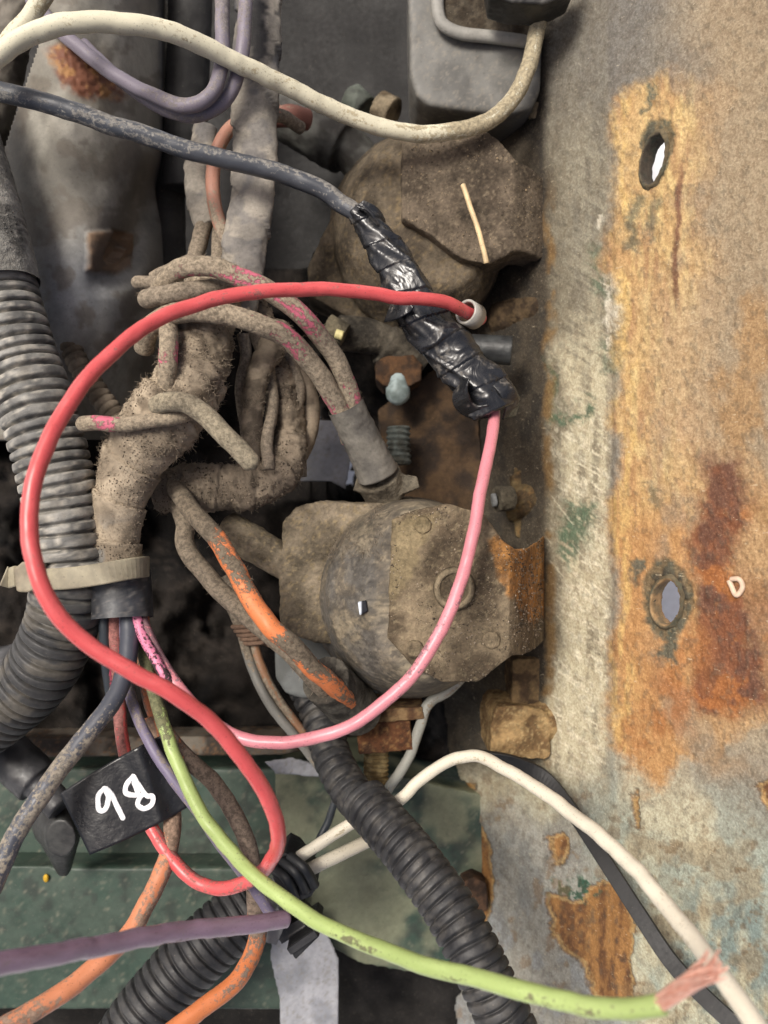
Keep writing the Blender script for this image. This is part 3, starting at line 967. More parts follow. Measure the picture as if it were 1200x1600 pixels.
for i, (a, b, r, c, lab) in enumerate((((300, -60, -85), (286, 300, -88), 9, (52, 51, 50), 'dark grey upright pipe between duct and taped loom'),
                                       ((262, 250, -92), (268, 660, -95), 7, (50, 47, 43), 'dark dusty upright pipe beside the duct below the black cable'))):
    o = Body().rod(a, b, r).build('pipe', M_STEEL, None, .9, kc(*c, sc=.1, seed=i), .4, .15, seed=i)
    tag(o, lab, 'pipe')

# blurred fittings behind the cream cable
ft = thing('hose_fitting', 'blurred grey and tan hose fitting behind the cream cable, below the dark panel', 'fitting', (520, 210, -95))
Body().rod((440, 170, -100), (540, 230, -95), 12).rod((530, 210, -95), (600, 300, -98), 9).build('fitting_body', M_STEEL, ft, .9, kc(84, 84, 80, 50, 48, 45, .12, 5), .6, .2)
Body().rod((590, 168, -92), (615, 180, -90), 7).build('collar', M_RUST, ft, .8, kc(128, 116, 96, 86, 74, 58), .4, .2)
Body().rod((548, 150, -96), (572, 172, -94), 6).build('collar', M_STEEL, ft, .8, kc(92, 98, 90, 66, 70, 64), .4, .2)
wire('red_hose', [(430, 182, -72), (455, 180, -70), (480, 186, -74)], 4.2, wire_mat('dull_red_hose', srgb(124, 80, 68), rough=.7, soil=.3), label='short stub of dull red hose just right of the taped loom', cat='hose')

# grey box at the top
bx = thing('relay_box', 'grey moulded plastic box with rounded corners at the top edge', 'plastic box', (745, 70, -50))
boxc = kc(108, 107, 103, 88, 87, 84, .08, 6, srgb(128, 122, 112))
Body().prism([(636, -60), (640, 120), (650, 150), (672, 165), (740, 174), (800, 178), (832, 168), (846, 140), (850, -60)], -90, -52, .96).build('box_shell', M_PLAST, bx, .7, boxc, .3, .1, smooth_it=40)
V, Fq, uv, dv = tube_geo([(684, -20, -48), (684, 15, -48), (692, 38, -48), (720, 52, -48), (770, 58, -49), (830, 66, -50)], 2.4, seg=10, step=.8, flat=.8)
mesh_obj('rim', V, Fq, M_PLAST, bx, col=srgb(140, 138, 132))
Body().prism([(690, -60), (690, 30), (720, 46), (780, 54), (842, 60), (846, -60)], -55, -49).build('dirt_floor', M_DIRT, bx, .7, kc(88, 80, 68, 62, 54, 44, .2, 7), .4, .3)
cap = Body().prism([(758, -60), (764, -6), (800, 4), (850, 6), (878, -3), (900, -16), (905, -60)], -40, -26, .95).build('rubber_grommet', M_BLACK, None, .6, kc(52, 50, 46, 34, 33, 31, .2, 8), .3, .3, smooth_it=5)
tag(cap, 'dirty black rubber cap at the top edge over the cream cable end', 'cap')
for k, (a, b) in enumerate((((783, 148), (779, 176)), ((806, 150), (804, 178)), ((836, 160), (834, 186)))):
    o = Body().rod((*a, -60), (*b, -62), 2.2).build('terminal_pin', M_RUST, None, .4, kc(170, 156, 128, 120, 106, 84), .1, .3)
    tag(o, ('pale terminal pin, leftmost of three below the grey box', 'pale terminal pin, middle one of three below the grey box', 'pale terminal pin, rightmost of three below the grey box')[k], 'terminal pin', 'terminal pins below the grey box')

# ------------------------------------------------------------------ solenoids
def relay_col(a, b, third, seed, extra=None):
    f0 = mottle(a, b, .1, .38, .62, seed, third=third, tscale=.9)
    def f(V, Nm, px, py):
        c = f0(V, Nm, px, py)
        return extra(c, V, Nm, px, py) if extra else c
    return f
up = thing('solenoid', 'dirt-caked brown solenoid at the top with a straw lying on it', 'solenoid', (690, 320, -60), 'solenoids bolted to the side plate')
def up_warp(V, px, py):
    V = V.copy()
    V[:, 2] -= 16 * np.clip((px - 800) / 70, 0, 1) ** 1.4
    return V
upc = relay_col(srgb(102, 91, 78), srgb(76, 67, 57), srgb(132, 119, 100), 12)
Body().ellcone([(652, 372, -98, 140, 166), (655, 365, -66, 132, 158), (660, 350, -56, 120, 144), (668, 335, -50, 104, 126)]).prism([(480, 420), (520, 330), (640, 300), (700, 470), (610, 530), (480, 460)], -100, -74).build(
    'cup', M_DIRT, up, .9, relay_col(srgb(100, 90, 76), srgb(72, 64, 54), srgb(122, 106, 80), 13), .5, .2, seed=11)
upf = Body().prism([(628, 214), (690, 200), (742, 194), (776, 216), (806, 250), (862, 258), (866, 388), (806, 390), (764, 412), (720, 404), (672, 366), (628, 340)], -64, -44).build('mounting_plate', M_DIRT, up, .6, upc, .7, .14, warp=up_warp, seed=14, smooth_it=5)
grains('dirt_crumbs', up, upf, 1800, .1, .4, M_DIRT, seed=4, cols=[DUST * .8, DUST * 1.2, DUSTD * .6, srgb(170, 150, 120), DUSTD])
st = wire('straw', [(723, 289, -36), (732, 315, -35), (745, 352, -34.5), (754, 385, -35), (760, 411, -35.5)], .95, plain('dry_straw', srgb(206, 182, 142), .6), seg=8, step=.6, wob=.1, label='single dry pale straw lying on the upper solenoid', cat='straw')

rel = thing('solenoid', 'large dusty solenoid with riveted round cap in the middle', 'solenoid', (680, 930, -25), 'solenoids bolted to the side plate')
def warp_face(V, px, py):
    V = V.copy()
    V[:, 2] -= 34 * np.clip((px - 795) / 75, 0, 1.7) ** 1.3
    V[:, 2] -= 3.0 * np.clip((650 - px) / 60, 0, 1) 
    return V
hc = relay_col(srgb(126, 115, 98), srgb(98, 89, 75), srgb(142, 126, 96), 21)
Body().prism([(440, 815), (462, 792), (500, 782), (560, 786), (645, 785), (650, 1000), (560, 1012), (500, 1004), (446, 994), (434, 960)], -52, -24, 1.0).build('housing', M_DIRT, rel, .7, hc, 1.1, .13, seed=22, smooth_it=14)
def cup_extra(c, V, Nm, px, py):
    m = np.exp(-((px - 545) / 45) ** 2) * sstep(840, 900, py)
    c = lerp(c, np.tile(srgb(78, 80, 82), (len(V), 1)), np.clip(m * .8, 0, .45) * sstep(.3, .55, fbm(V * .2, 3, 3)))
    return lerp(c, np.tile(srgb(60, 56, 50), (len(V), 1)), sstep(.5, .62, fbm(V * np.array([.25, .9, .9]), 4, 8)) * .6)
Body().ellcone([(636, 934, -50, 156, 158), (640, 932, -30, 148, 153), (650, 930, -14, 137, 147), (668, 927, -6, 112, 140), (676, 926, -3.5, 104, 134)], 64).build('cap', grime('worn_dark_enamel', .72, 700, .4, .6, .0006, .5, 0, .5), rel, .6,
    relay_col(srgb(120, 110, 92), srgb(94, 86, 74), srgb(138, 126, 104), 23, cup_extra), .3, .3, seed=24, smooth_it=5)
def face_extra(c, V, Nm, px, py):
    n = len(V)
    wx = px + (fbm(V * .25, 3, 40) - .5) * 30
    wy = py + (fbm(V * .25, 3, 41) - .5) * 30
    m = 1 - sstep(-8, 8, poly_sdf([(772, 846), (920, 846), (920, 1000), (850, 985), (800, 935), (780, 890)], wx, wy))
    c = lerp(c, lerp(np.tile(srgb(172, 122, 68), (n, 1)), np.tile(srgb(130, 92, 54), (n, 1)), sstep(.4, .6, fbm(V * .5, 3, 42))), m * .9)
    return lerp(c, np.tile(srgb(136, 122, 92), (n, 1)), (1 - sstep(-8, 8, poly_sdf([(612, 815), (690, 795), (640, 900), (608, 940)], wx, wy))) * .6)
fcol = relay_col(srgb(116, 103, 84), srgb(84, 73, 59), srgb(136, 123, 99), 25, face_extra)
rf = Body().prism([(612, 812), (650, 796), (700, 787), (755, 802), (788, 846), (808, 860), (836, 862), (904, 846), (910, 1042), (832, 1034), (800, 1026), (748, 1066), (690, 1066), (650, 1046), (606, 998)], -6.5, -.5).build('mounting_plate', M_DIRT, rel, .42, fcol, .5, .2, warp=warp_face, seed=26, smooth_it=5)
rv = Body().ellcone([(710, 920, -1.5, 34, 36), (710, 920, .3, 33, 35), (710, 920, 1.0, 29, 31)], 32)
rvo = rv.build('rivet', M_DIRT, rel, .35, kc(100, 90, 72, 80, 70, 56, .3, 31), .2, .5, seed=27)
V, Fq, uv, dv = tube_geo([(710 + 27 * math.cos(a), 920 + 28 * math.sin(a), .9) for a in np.linspace(0, 2 * math.pi, 25)], 1.0, seg=8, step=.5, rnoise=.2, caps=(False, False))
mesh_obj('rivet_rim', V, Fq, M_DIRT, rvo, col=srgb(124, 112, 92))
for (x, y) in ((660, 820), (648, 1014), (768, 1000)):
    Body().ellcone([(x, y, -1.5, 15, 15), (x, y, .2, 14, 14), (x, y, .5, 10, 10)], 20).build('dimple', M_DIRT, rel, .4, fcol, .2, .5, seed=int(x))
grains('dirt_crumbs', rel, rf, 5200, .08, .42, M_DIRT, seed=5)
hs = bpy.data.objects[rel.children[0].name]
fibres('fluff', rel, hs, 1600, .8, 2.6, .085, M_FUZZ, lambda x, y: (x < 600) & (y < 880), 6)
# small hole built as a painted piece: bright glimpse through it, dark beside
Body().prism([(559, 942), (572, 938), (575, 955), (562, 962)], -22, -2.6).build('painted_hole', M_STEEL, rel, .25, lambda V, Nm, px, py: lerp(np.tile(srgb(200, 208, 220), (len(V), 1)), np.tile(srgb(24, 26, 34), (len(V), 1)), sstep(563, 566, px)), .03, .5)
Body().rod((352, 826, -34), (400, 852, -31), 6.6).rod((400, 852, -31), (470, 892, -30), 6.2).build('terminal_post', M_DIRT, rel, .55, hc, .35, .25, seed=28, smooth_it=6)
Body().prism([(428, 1000), (430, 1060), (446, 1084), (470, 1092), (560, 1090), (640, 1072), (640, 990), (430, 985)], -62, -40).build('plastic_base', M_PLAST, rel, .7, kc(104, 107, 106, 88, 90, 88, .1, 9), .15, .15, smooth_it=6)
Body().rod((508, 1062, -14), (560, 1112, -40), 8.2, 9.0).build('rubber_boot', M_DIRT, rel, .5, kc(96, 92, 84, 70, 66, 60, .2, 10), .25, .3, seed=29, smooth_it=3)
# threaded stud under the solenoid
sd_ = thing('threaded_stud', 'brass coloured threaded stud with a rusty nut below the solenoid', 'stud', (588, 1180, -55))
def thread(pitch, depth):
    def f(L, T, rg):
        ph = (L / pitch + (T / (2 * math.pi))) % 1
        return (np.abs(ph - .5) * 2 - 1) * depth
    return f
ctube('thread', [(588, 1110, -58), (588, 1170, -58), (587, 1243, -58)], 5.0, M_RUST, mottle(srgb(152, 134, 96), srgb(110, 92, 60), .3), sd_, seg=24, step=.2, rfun=thread(1.7, .75), wob=0)
Body().prism([(556, 1128), (640, 1122), (646, 1172), (560, 1180)], -70, -46).build('nut', M_RUST, sd_, .5, kc(96, 62, 40, 64, 42, 30, .3, 2, srgb(140, 108, 70)), .3, .3)
Body().prism([(545, 1112), (660, 1104), (664, 1124), (548, 1132)], -72, -44).build('washer', M_RUST, sd_, .5, kc(126, 102, 72, 84, 60, 42, .3, 2), .3, .3)

# rusty clamp with bolts between the two solenoids
cl = thing('bolt_clamp', 'rusty clamp with a pale bolt end, deep between the two solenoids', 'clamp', (640, 650, -70))
Body().prism([(590, 640), (700, 560), (745, 600), (760, 800), (640, 800), (600, 740)], -110, -84).build('clamp_block', M_RUST, cl, .8, kc(84, 66, 48, 56, 46, 38, .15, 3), .5, .2)
Body().prism([(586, 566), (602, 556), (646, 554), (660, 570), (658, 594), (640, 604), (600, 604), (588, 592)], -88, -66).build('nut', M_RUST, cl, .6, kc(84, 60, 40, 54, 40, 30, .25, 4), .4, .3)
ctube('bolt_end', [(622, 596, -70), (622, 606, -69), (622, 616, -68)], 4.8, M_PLAST, mottle(srgb(150, 164, 164), srgb(110, 122, 120), .3), cl, seg=24, step=.4, round_end=True)
ctube('thread', [(622, 668, -70), (624, 725, -70)], 5.0, M_RUST, mottle(srgb(96, 102, 98), srgb(66, 66, 60), .3), cl, seg=20, step=.2, rfun=thread(2.2, .8), wob=0)
dk = Body().rod((735, 544, -48), (800, 548, -46), 5.2, 5.4).build('pipe_stub', M_BLACK, None, .4, kc(58, 60, 60, 42, 43, 43, .2, 5), .1, .3, smooth_it=1)
tag(dk, 'short dark grey pipe stub poking out right of the black tape', 'pipe stub')
fg = thing('fuse_holder', 'small dusty grey fitting with a pale tip behind the red wire', 'fitting', (550, 520, -62))
Body().rod((528, 520, -66), (620, 530, -72), 7).rod((600, 530, -72), (660, 560, -78), 10).build('fitting_body', M_DIRT, fg, .6, kc(86, 80, 70, 60, 56, 50, .2, 3), .5, .25)
Body().rod((510, 508, -58), (540, 524, -58), 4.6).build('collar', M_DIRT, fg, .45, kc(112, 104, 86, 80, 74, 62), .3, .3)
Body().rod((524, 521, -53), (536, 525, -53), 1.8).build('tip', M_PLAST, fg, .3, kc(206, 196, 140, 190, 180, 120), .05, .3)

# bolt beside the lug on the plate
Body().rod((776, 780, -54), (800, 778, -56), 5.0, 4.6).build('bolt_head', M_DIRT, plate, .45, kc(84, 78, 66, 62, 56, 48, .3, 6), .2, .3)
Body().rod((768, 782, -53), (776, 781, -53), 2.6).build('bolt_tip', M_STEEL, plate, .35, kc(120, 122, 122, 80, 80, 80), .1, .3)

# black rubber connectors at the lower left
bc = thing('rubber_connector', 'black rubber connector on a stem at the lower left, beside the label', 'connector', (70, 1270, -50))
Body().rod((-40, 1130, -52), (60, 1222, -46), 8.5).rod((40, 1205, -46), (96, 1262, -42), 5.5).build('stem', M_BLACK, bc, .7, kc(62, 62, 64, 44, 44, 46, .15, 2), .25, .2, smooth_it=4)
Body().ellcone([(92, 1275, -70, 42, 40), (90, 1290, -52, 40, 40), (95, 1310, -42, 24, 30)], 24).rod((95, 1310, -56), (100, 1362, -66), 7, 2.5).build('boot', M_BLACK, bc, .7, kc(46, 47, 46, 34, 34, 34, .15, 2), .2, .2, smooth_it=4)
tag(Body().rod((-60, 1060, -60), (60, 1035, -60), 9).build('hose', M_BLACK, None, .8, kc(78, 78, 80, 56, 56, 58, .15, 3), .3, .2), 'dull grey hose stub at the left edge behind the big conduit', 'hose')

# ================================================================== LOOMS, CONDUITS, WIRES
def dustc(seed, a=DUST, b=DUSTD, third=None, sc=.14):
    return mottle(a, b, sc, .36, .64, seed, third=third)

# ---- big dusty conduit on the left
cd = thing('conduit', 'thick dusty grey corrugated conduit with sleeve along the left edge', 'conduit', (60, 700, -6), 'corrugated conduits')
def cond_col(V, Nm, px, py):
    n = len(V)
    c = lerp(np.tile(srgb(138, 136, 130), (n, 1)), np.tile(srgb(94, 93, 90), (n, 1)), sstep(.38, .62, fbm(V * .2, 4, 3)))
    c = lerp(c, np.tile(srgb(176, 170, 158), (n, 1)), sstep(.52, .66, fbm(V * .45, 4, 4)) * .7)
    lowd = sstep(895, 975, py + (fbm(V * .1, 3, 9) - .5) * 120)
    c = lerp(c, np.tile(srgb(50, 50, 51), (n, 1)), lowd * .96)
    return lerp(c, np.tile(srgb(118, 111, 98), (n, 1)), sstep(.56, .66, fbm(V * .12, 4, 6)) * .35)
cpts = [(-34, 330, -12), (-6, 430, -9), (24, 540, -7), (58, 640, -6), (86, 740, -6), (104, 835, -6), (108, 915, -8), (92, 990, -12), (52, 1062, -18), (-10, 1118, -24), (-90, 1165, -30)]
ctube('tube', cpts, 11.6, M_COND, cond_col, cd, seg=48, step=.3, rfun=corrug(3.7, 1.8, jitter=.3, seed=2), wob=.3)
sl = ctube('sleeve', [(-120, 90, -10, 0, 12), (-78, 180, -10, 0, 12.6), (-45, 290, -9, 0, 13.2), (-18, 390, -7, 0, 13.2), (-2, 450, -6, 0, 12.8)], 13, M_DIRT, dustc(5, srgb(134, 132, 126), srgb(92, 90, 86), srgb(156, 152, 144)), cd, seg=40, step=.6, rfun=lumps(.5, .4, 4), caps=(False, False))
grains('dirt_crumbs', cd, sl, 2500, .1, .4, M_DIRT, seed=9, cols=[srgb(150, 148, 142), srgb(90, 88, 84), srgb(60, 58, 55)])

wire('ribbed_hose', [(40, 420, -34), (92, 515, -32), (135, 590, -31), (190, 665, -31), (225, 720, -34)], 3.9, M_TAPE, seg=20, step=.35, rfun=corrug(2.6, .5, seed=5), label='thin dusty ribbed hose slanting behind the red loop', cat='hose')
colored(bpy.data.objects['ribbed_hose'], dustc(8))

# ---- black conduits below
def blk_col(seed, dust=.25):
    def f(V, Nm, px, py):
        n = len(V)
        c = lerp(np.tile(srgb(52, 52, 53), (n, 1)), np.tile(srgb(38, 38, 40), (n, 1)), sstep(.4, .6, fbm(V * .2, 3, seed)))
        return lerp(c, np.tile(srgb(98, 94, 88), (n, 1)), sstep(.5, .7, fbm(V * .4, 4, seed + 2)) * dust)
    return f
c2 = thing('conduit', 'black corrugated conduit running down from the solenoid to the bottom edge', 'conduit', (640, 1340, -10), 'corrugated conduits')
ctube('inner_tube', [(478, 1070, -54), (500, 1120, -48), (520, 1185, -38), (550, 1240, -28), (590, 1285, -18)], 6.9, M_COND, blk_col(2, .5), c2, seg=36, step=.3, rfun=corrug(4.2, 1.1, seed=3))
ctube('outer_tube', [(566, 1248, -24), (604, 1292, -15), (648, 1345, -6), (692, 1405, 2), (730, 1470, 9), (766, 1545, 14), (800, 1620, 18), (822, 1690, 20)], 8.2, M_COND, blk_col(4, .35), c2, seg=44, step=.3, rfun=corrug(3.4, 1.1, jitter=.25, seed=4), caps=(True, True))
c3 = ctube('conduit', [(395, 1415, -44), (345, 1455, -40), (285, 1515, -36), (225, 1585, -32), (170, 1670, -28)], 11.2, M_COND, blk_col(6, .15), None, seg=48, step=.3, rfun=corrug(3.7, 1.1, seed=6))
tag(c3, 'clean black corrugated conduit at the bottom left behind the purple wire', 'conduit', 'corrugated conduits')

# ---- taped loom standing at the top
lm = thing('taped_loom', 'flat grey tape-wrapped wiring loom coming down from the top edge', 'wiring loom', (390, 200, -25))
def loom_col(V, Nm, px, py):
    n = len(V)
    c = lerp(np.tile(srgb(154, 147, 136), (n, 1)), np.tile(srgb(122, 117, 110), (n, 1)), sstep(.38, .62, fbm(V * .16, 4, 3)))
    c = lerp(c, np.tile(srgb(58, 58, 60), (n, 1)), sstep(.5, .58, fbm(V * .14 + 5, 3, 4)) * (1 - sstep(40, 260, py)) * .9)
    return lerp(c, np.tile(srgb(88, 88, 92), (n, 1)), sstep(.55, .62, fbm(V * .12, 3, 14)) * .5)
ctube('loom_wrap', [(404, -60, -30, 0, 8.0), (402, 60, -28, 0, 8.2), (398, 180, -26, 0, 8.0), (396, 290, -24, 0, 7.6), (386, 360, -24, 0, 7.6), (376, 430, -26, 0, 7.8), (370, 490, -30, 0, 7.0)], 8, M_TAPE, loom_col, lm, seg=40, step=.5, flat=.55, rfun=wrap(21, .9, 1.6, .55, 3))
ctube('tape_end', [(322, 200, -50, 0, 4.5), (308, 270, -46, 0, 5.0), (318, 335, -42, 0, 5.0), (326, 352, -41, 0, 4.6)], 5, M_TAPE, loom_col, lm, seg=24, step=.5, flat=.7, rfun=wrap(16, .6, 1.2, .35, 7))
ow = wire('salmon_wire', [(470, 200, -60, .5), (440, 182, -52, .4), (395, 182, -46, .3), (356, 205, -40, .2), (334, 255, -36, .1), (335, 315, -32, .2), (349, 366, -28, .3), (366, 402, -26, .6)], 2.5, wire_mat('salmon', srgb(168, 122, 104), soil=.3, scuff=.3), label='dull salmon wire looping behind the taped loom', wob=.2)
wire('dusty_wire', [(322, 345, -42, .7), (312, 380, -38, .8), (302, 420, -34, .9), (298, 460, -30, .9)], 3.0, wire_mat('dusty_orange', srgb(190, 110, 70)), label='dusty short wire below the thin tape end left of the loom')
wire('dusty_wire', [(345, 350, -40, 1), (340, 395, -36, 1), (346, 440, -34, 1)], 2.6, wire_mat('dusty_grey', DUST), label='grey dusted wire between loom and thin tape end')

# ---- main fluffy loom
mh = thing('wiring_loom', 'thick dust-furred tape-wrapped loom bending down to the zip tie', 'wiring loom', (240, 700, 0))
def mh_r(L, T, rg):
    a = wrap(13, .9, .5, .35, 2)(L, T, rg)
    b = lumps(1.5, .16, 6)(L, T, rg) + lumps(1.2, .6, 16)(L, T, rg) + lumps(.5, 1.6, 18)(L, T, rg) + wrap(15, 1.3, .6, .2, 12)(L, T, rg)
    t = sstep(48, 70, L)
    return a * (1 - t) + b * t
def mh_col(V, Nm, px, py):
    n = len(V)
    c = lerp(np.tile(srgb(164, 150, 130), (n, 1)), np.tile(srgb(128, 116, 100), (n, 1)), sstep(.38, .62, fbm(V * .15, 4, 2)))
    c = lerp(c, np.tile(srgb(110, 112, 112), (n, 1)), sstep(.54, .62, fbm(V * .13 + 9, 3, 5)) * sstep(790, 850, py) * .7)
    return lerp(c, np.tile(srgb(70, 60, 50), (n, 1)), sstep(.54, .64, fbm(V * .25, 4, 8)) * (1 - sstep(650, 720, py)) * .7)
mw = ctube('loom_wrap', [(190, 950, -10, 0, 8.0), (186, 905, -9, 0, 8.2), (180, 850, -8, 0, 8.0), (187, 785, -6, 0, 8.6), (207, 722, -4, 0, 10.0), (243, 668, -2, 0, 11.6), (282, 620, -4, 0, 11.8), (306, 565, -8, 0, 10.8), (318, 510, -12, 0, 10.2), (335, 465, -18, 0, 9), (356, 430, -24, 0, 7)], 9, M_TAPE, mh_col, mh, seg=56, step=.42, flat=.85, rfun=mh_r)
fibres('fluff', mh, mw, 3800, .8, 3.0, .06, M_FUZZ, lambda x, y: y < 745, 11, DUST * 1.35)
grains('dirt_crumbs', mh, mw, 6000, .08, .4, M_DIRT, seed=19, cols=[DUST * 1.3, DUST * 1.6, DUSTD * .7, DUST])
fibres('fluff', mh, mw, 2000, .4, 1.3, .06, M_FUZZ, lambda x, y: y >= 735, 12, DUST * 1.35)
# second arm, U-shaped
ua = thing('wiring_loom', 'dark fluffy loom arm bending up in a U right of the main loom', 'wiring loom', (400, 700, -26))
def ua_col(V, Nm, px, py):
    n = len(V)
    c = lerp(np.tile(srgb(138, 125, 108), (n, 1)), np.tile(srgb(106, 95, 82), (n, 1)), sstep(.38, .62, fbm(V * .15, 4, 12)))
    return lerp(c, np.tile(srgb(60, 53, 46), (n, 1)), sstep(.54, .66, fbm(V * .3, 4, 8)) * .6)
uw = ctube('loom_wrap', [(246, 770, -24, 0, 7), (300, 762, -24, 0, 8.2), (350, 762, -25, 0, 8.0), (400, 758, -26, 0, 8.0), (440, 732, -28, 0, 7.2), (454, 690, -31, 0, 5.6), (450, 640, -34, 0, 5.0), (438, 590, -36, 0, 4.8), (420, 535, -38, 0, 4.6), (396, 470, -40, 0, 4.4)], 7.5, M_TAPE, ua_col, ua, seg=44, step=.5, rfun=lambda L, T, rg: lumps(1.0, .2, 9)(L, T, rg) + lumps(.9, .7, 29)(L, T, rg) + lumps(.4, 1.6, 28)(L, T, rg) + wrap(12, .8, .5, .2, 22)(L, T, rg))
grains('dirt_crumbs', ua, uw, 4000, .08, .42, M_DIRT, seed=20, cols=[DUST, DUST * 1.3, DUSTD * .6, DUSTD])
fibres('fluff', ua, uw, 1900, .7, 2.4, .06, M_FUZZ, lambda x, y: (y > 640), 13, DUST * 1.0)
b1 = ctube('branch', [(398, 715, -24, 0, 3.4), (393, 650, -23, 0, 3.6), (402, 590, -24, 0, 3.8), (424, 545, -26, 0, 4.6), (440, 510, -30, 0, 4)], 3.6, M_TAPE, ua_col, ua, seg=24, step=.5, rfun=lumps(.7, .3, 19))
fibres('fluff', ua, b1, 1100, .6, 2.0, .06, M_FUZZ, None, 14, DUST * 1.05)
ctube('branch', [(456, 735, -36), (478, 690, -37), (486, 640, -38), (474, 590, -38), (450, 545, -38)], 3.1, M_TAPE, ua_col, ua, seg=20, step=.5, rfun=lumps(.3, .3, 21))

for k, pts_ in enumerate(([(470, 745, -33, 1), (468, 700, -33, .9), (462, 650, -33, 1), (468, 605, -35, .9), (452, 560, -36, 1), (430, 520, -38, 1)],
                           [(420, 735, -20, 1), (418, 690, -22, 1), (426, 640, -26, .9), (424, 590, -30, 1), (408, 545, -32, 1), (392, 500, -34, 1)],
                           [(380, 520, -24, 1), (386, 560, -26, 1), (376, 610, -30, 1), (384, 660, -32, 1), (390, 710, -30, 1)])):
    wire('branch_wire', pts_, 2.1, wire_mat('dusty_grey', DUST), ua, seg=14)

# ---- dusty pink wires over the loom
PK = wire_mat('dusted_pink', srgb(200, 104, 124), srgb(150, 137, 118), rough=.6, bump=.9, scuff=.4, soil=.14)
FZ = grime('fluff')
def fuzzy(o, n, seed, keep=None):
    fibres('fluff', o, o, max(80, n // 3), .6, 2.0, .055, M_FUZZ, keep, seed, DUST * 1.35)
    return o
w1 = wire('dusty_pink_wire', [(246, 470, -4, .9), (256, 444, 0, .9), (285, 419, 4, .62), (330, 417, 6, .7), (380, 434, 6, .5), (430, 460, 4, .62), (480, 500, 0, .42), (518, 550, -6, .7), (542, 602, -12, .55), (556, 648, -17, .45), (566, 680, -20, .5)], 3.1, PK, label='dust-coated pink wire, upper of the two running into the grey boot')
fuzzy(w1, 700, 31)
w2 = wire('dusty_pink_wire', [(224, 545, -8, 1), (232, 515, -2, .9), (256, 496, 2, .9), (300, 486, 4, .9), (350, 490, 4, .8), (405, 506, 3, .75), (455, 536, 0, .5), (495, 580, -6, .75), (520, 622, -12, .5), (538, 655, -16, .5), (550, 690, -20, .5)], 3.3, PK, label='dust-coated pink wire, lower of the two running into the grey boot')
fuzzy(w2, 1200, 32)
w3 = wire('dusty_wire', [(229, 468, 1, 1), (250, 463, 3, 1), (285, 456, 4, 1), (325, 450, 0, 1), (350, 448, -5, 1)], 3.0, wire_mat('dusty_grey', DUST), round_end=True, label='short dust-grey wire stub poking left above the red wire')
fuzzy(w3, 900, 33)
w4 = wire('dusty_wire', [(216, 441, -10, .9), (245, 441, -9, .9), (275, 448, -9, .9)], 2.1, wire_mat('dusty_grey', DUST), round_end=True, label='thin dusty wire end, topmost stub left of the loom')
wire('dusty_wire', [(240, 436, -16, .9), (270, 420, -14, .9), (300, 404, -16, .9)], 2.0, wire_mat('dusty_grey', DUST), label='thin grey wire slanting up behind the topmost stub')
w5 = wire('dusty_pink_wire', [(261, 495, 0, .9), (264, 530, 4, .6), (263, 560, 6, .45), (262, 590, 5, .9), (258, 625, 2, 1)], 2.9, PK, label='short upright dusted wire with a pink patch against the furry loom', wob=.15)
fuzzy(w5, 500, 35)
w6 = wire('dusty_pink_wire', [(128, 660, 8, .9), (152, 660, 9, .55), (172, 662, 10, .45), (205, 662, 10, .85), (245, 657, 10, .7), (285, 650, 9, .8), (315, 640, 4, 1)], 2.35, PK, round_end=True, label='cut dusty pink wire end pointing left below the red loop')
w7 = wire('dusty_wire', [(246, 634, 10, 1), (262, 628, 13, 1), (290, 630, 15, .9), (322, 649, 16, .75), (352, 680, 16, .7), (376, 706, 15, .8), (391, 722, 14, .9)], 3.0, wire_mat('dusty_cream', srgb(176, 168, 130), srgb(146, 136, 116), rough=.7, bump=.6), round_end=True, label='blunt cream-grey dusty wire end curling over the furry loom', wob=.2)
fuzzy(w7, 260, 37)

# ---- rubber boot and terminal
bo = thing('terminal_boot', 'grey rubber boot over a terminal where two pink wires enter', 'boot', (580, 700, -20))
ctube('boot_sleeve', [(540, 634, -15, 0, 6.2), (556, 668, -18, 0, 6.3), (574, 706, -21, 0, 6.5), (590, 742, -24, 0, 7.2)], 6.2, M_TAPE, dustc(15, srgb(116, 112, 104), srgb(92, 89, 84)), bo, seg=36, step=.5, rfun=lumps(.5, .35, 5), caps=(False, True))
ctube('boot_lining', [(541, 637, -15, 0, 5.4), (556, 668, -18, 0, 5.4), (574, 706, -21, 0, 5.2)], 5.2, M_BLACK, dustc(15, srgb(60, 58, 54), srgb(44, 42, 40)), bo, seg=28, step=.8, caps=(False, False))
Body().prism([(556, 748), (575, 742), (620, 738), (652, 745), (656, 762), (620, 776), (590, 780), (552, 766)], -36, -25).rod((590, 742, -26), (604, 770, -32), 8).build('terminal_lug', M_DIRT, bo, .5, dustc(16, srgb(110, 103, 90), srgb(84, 77, 66)), .35, .3)

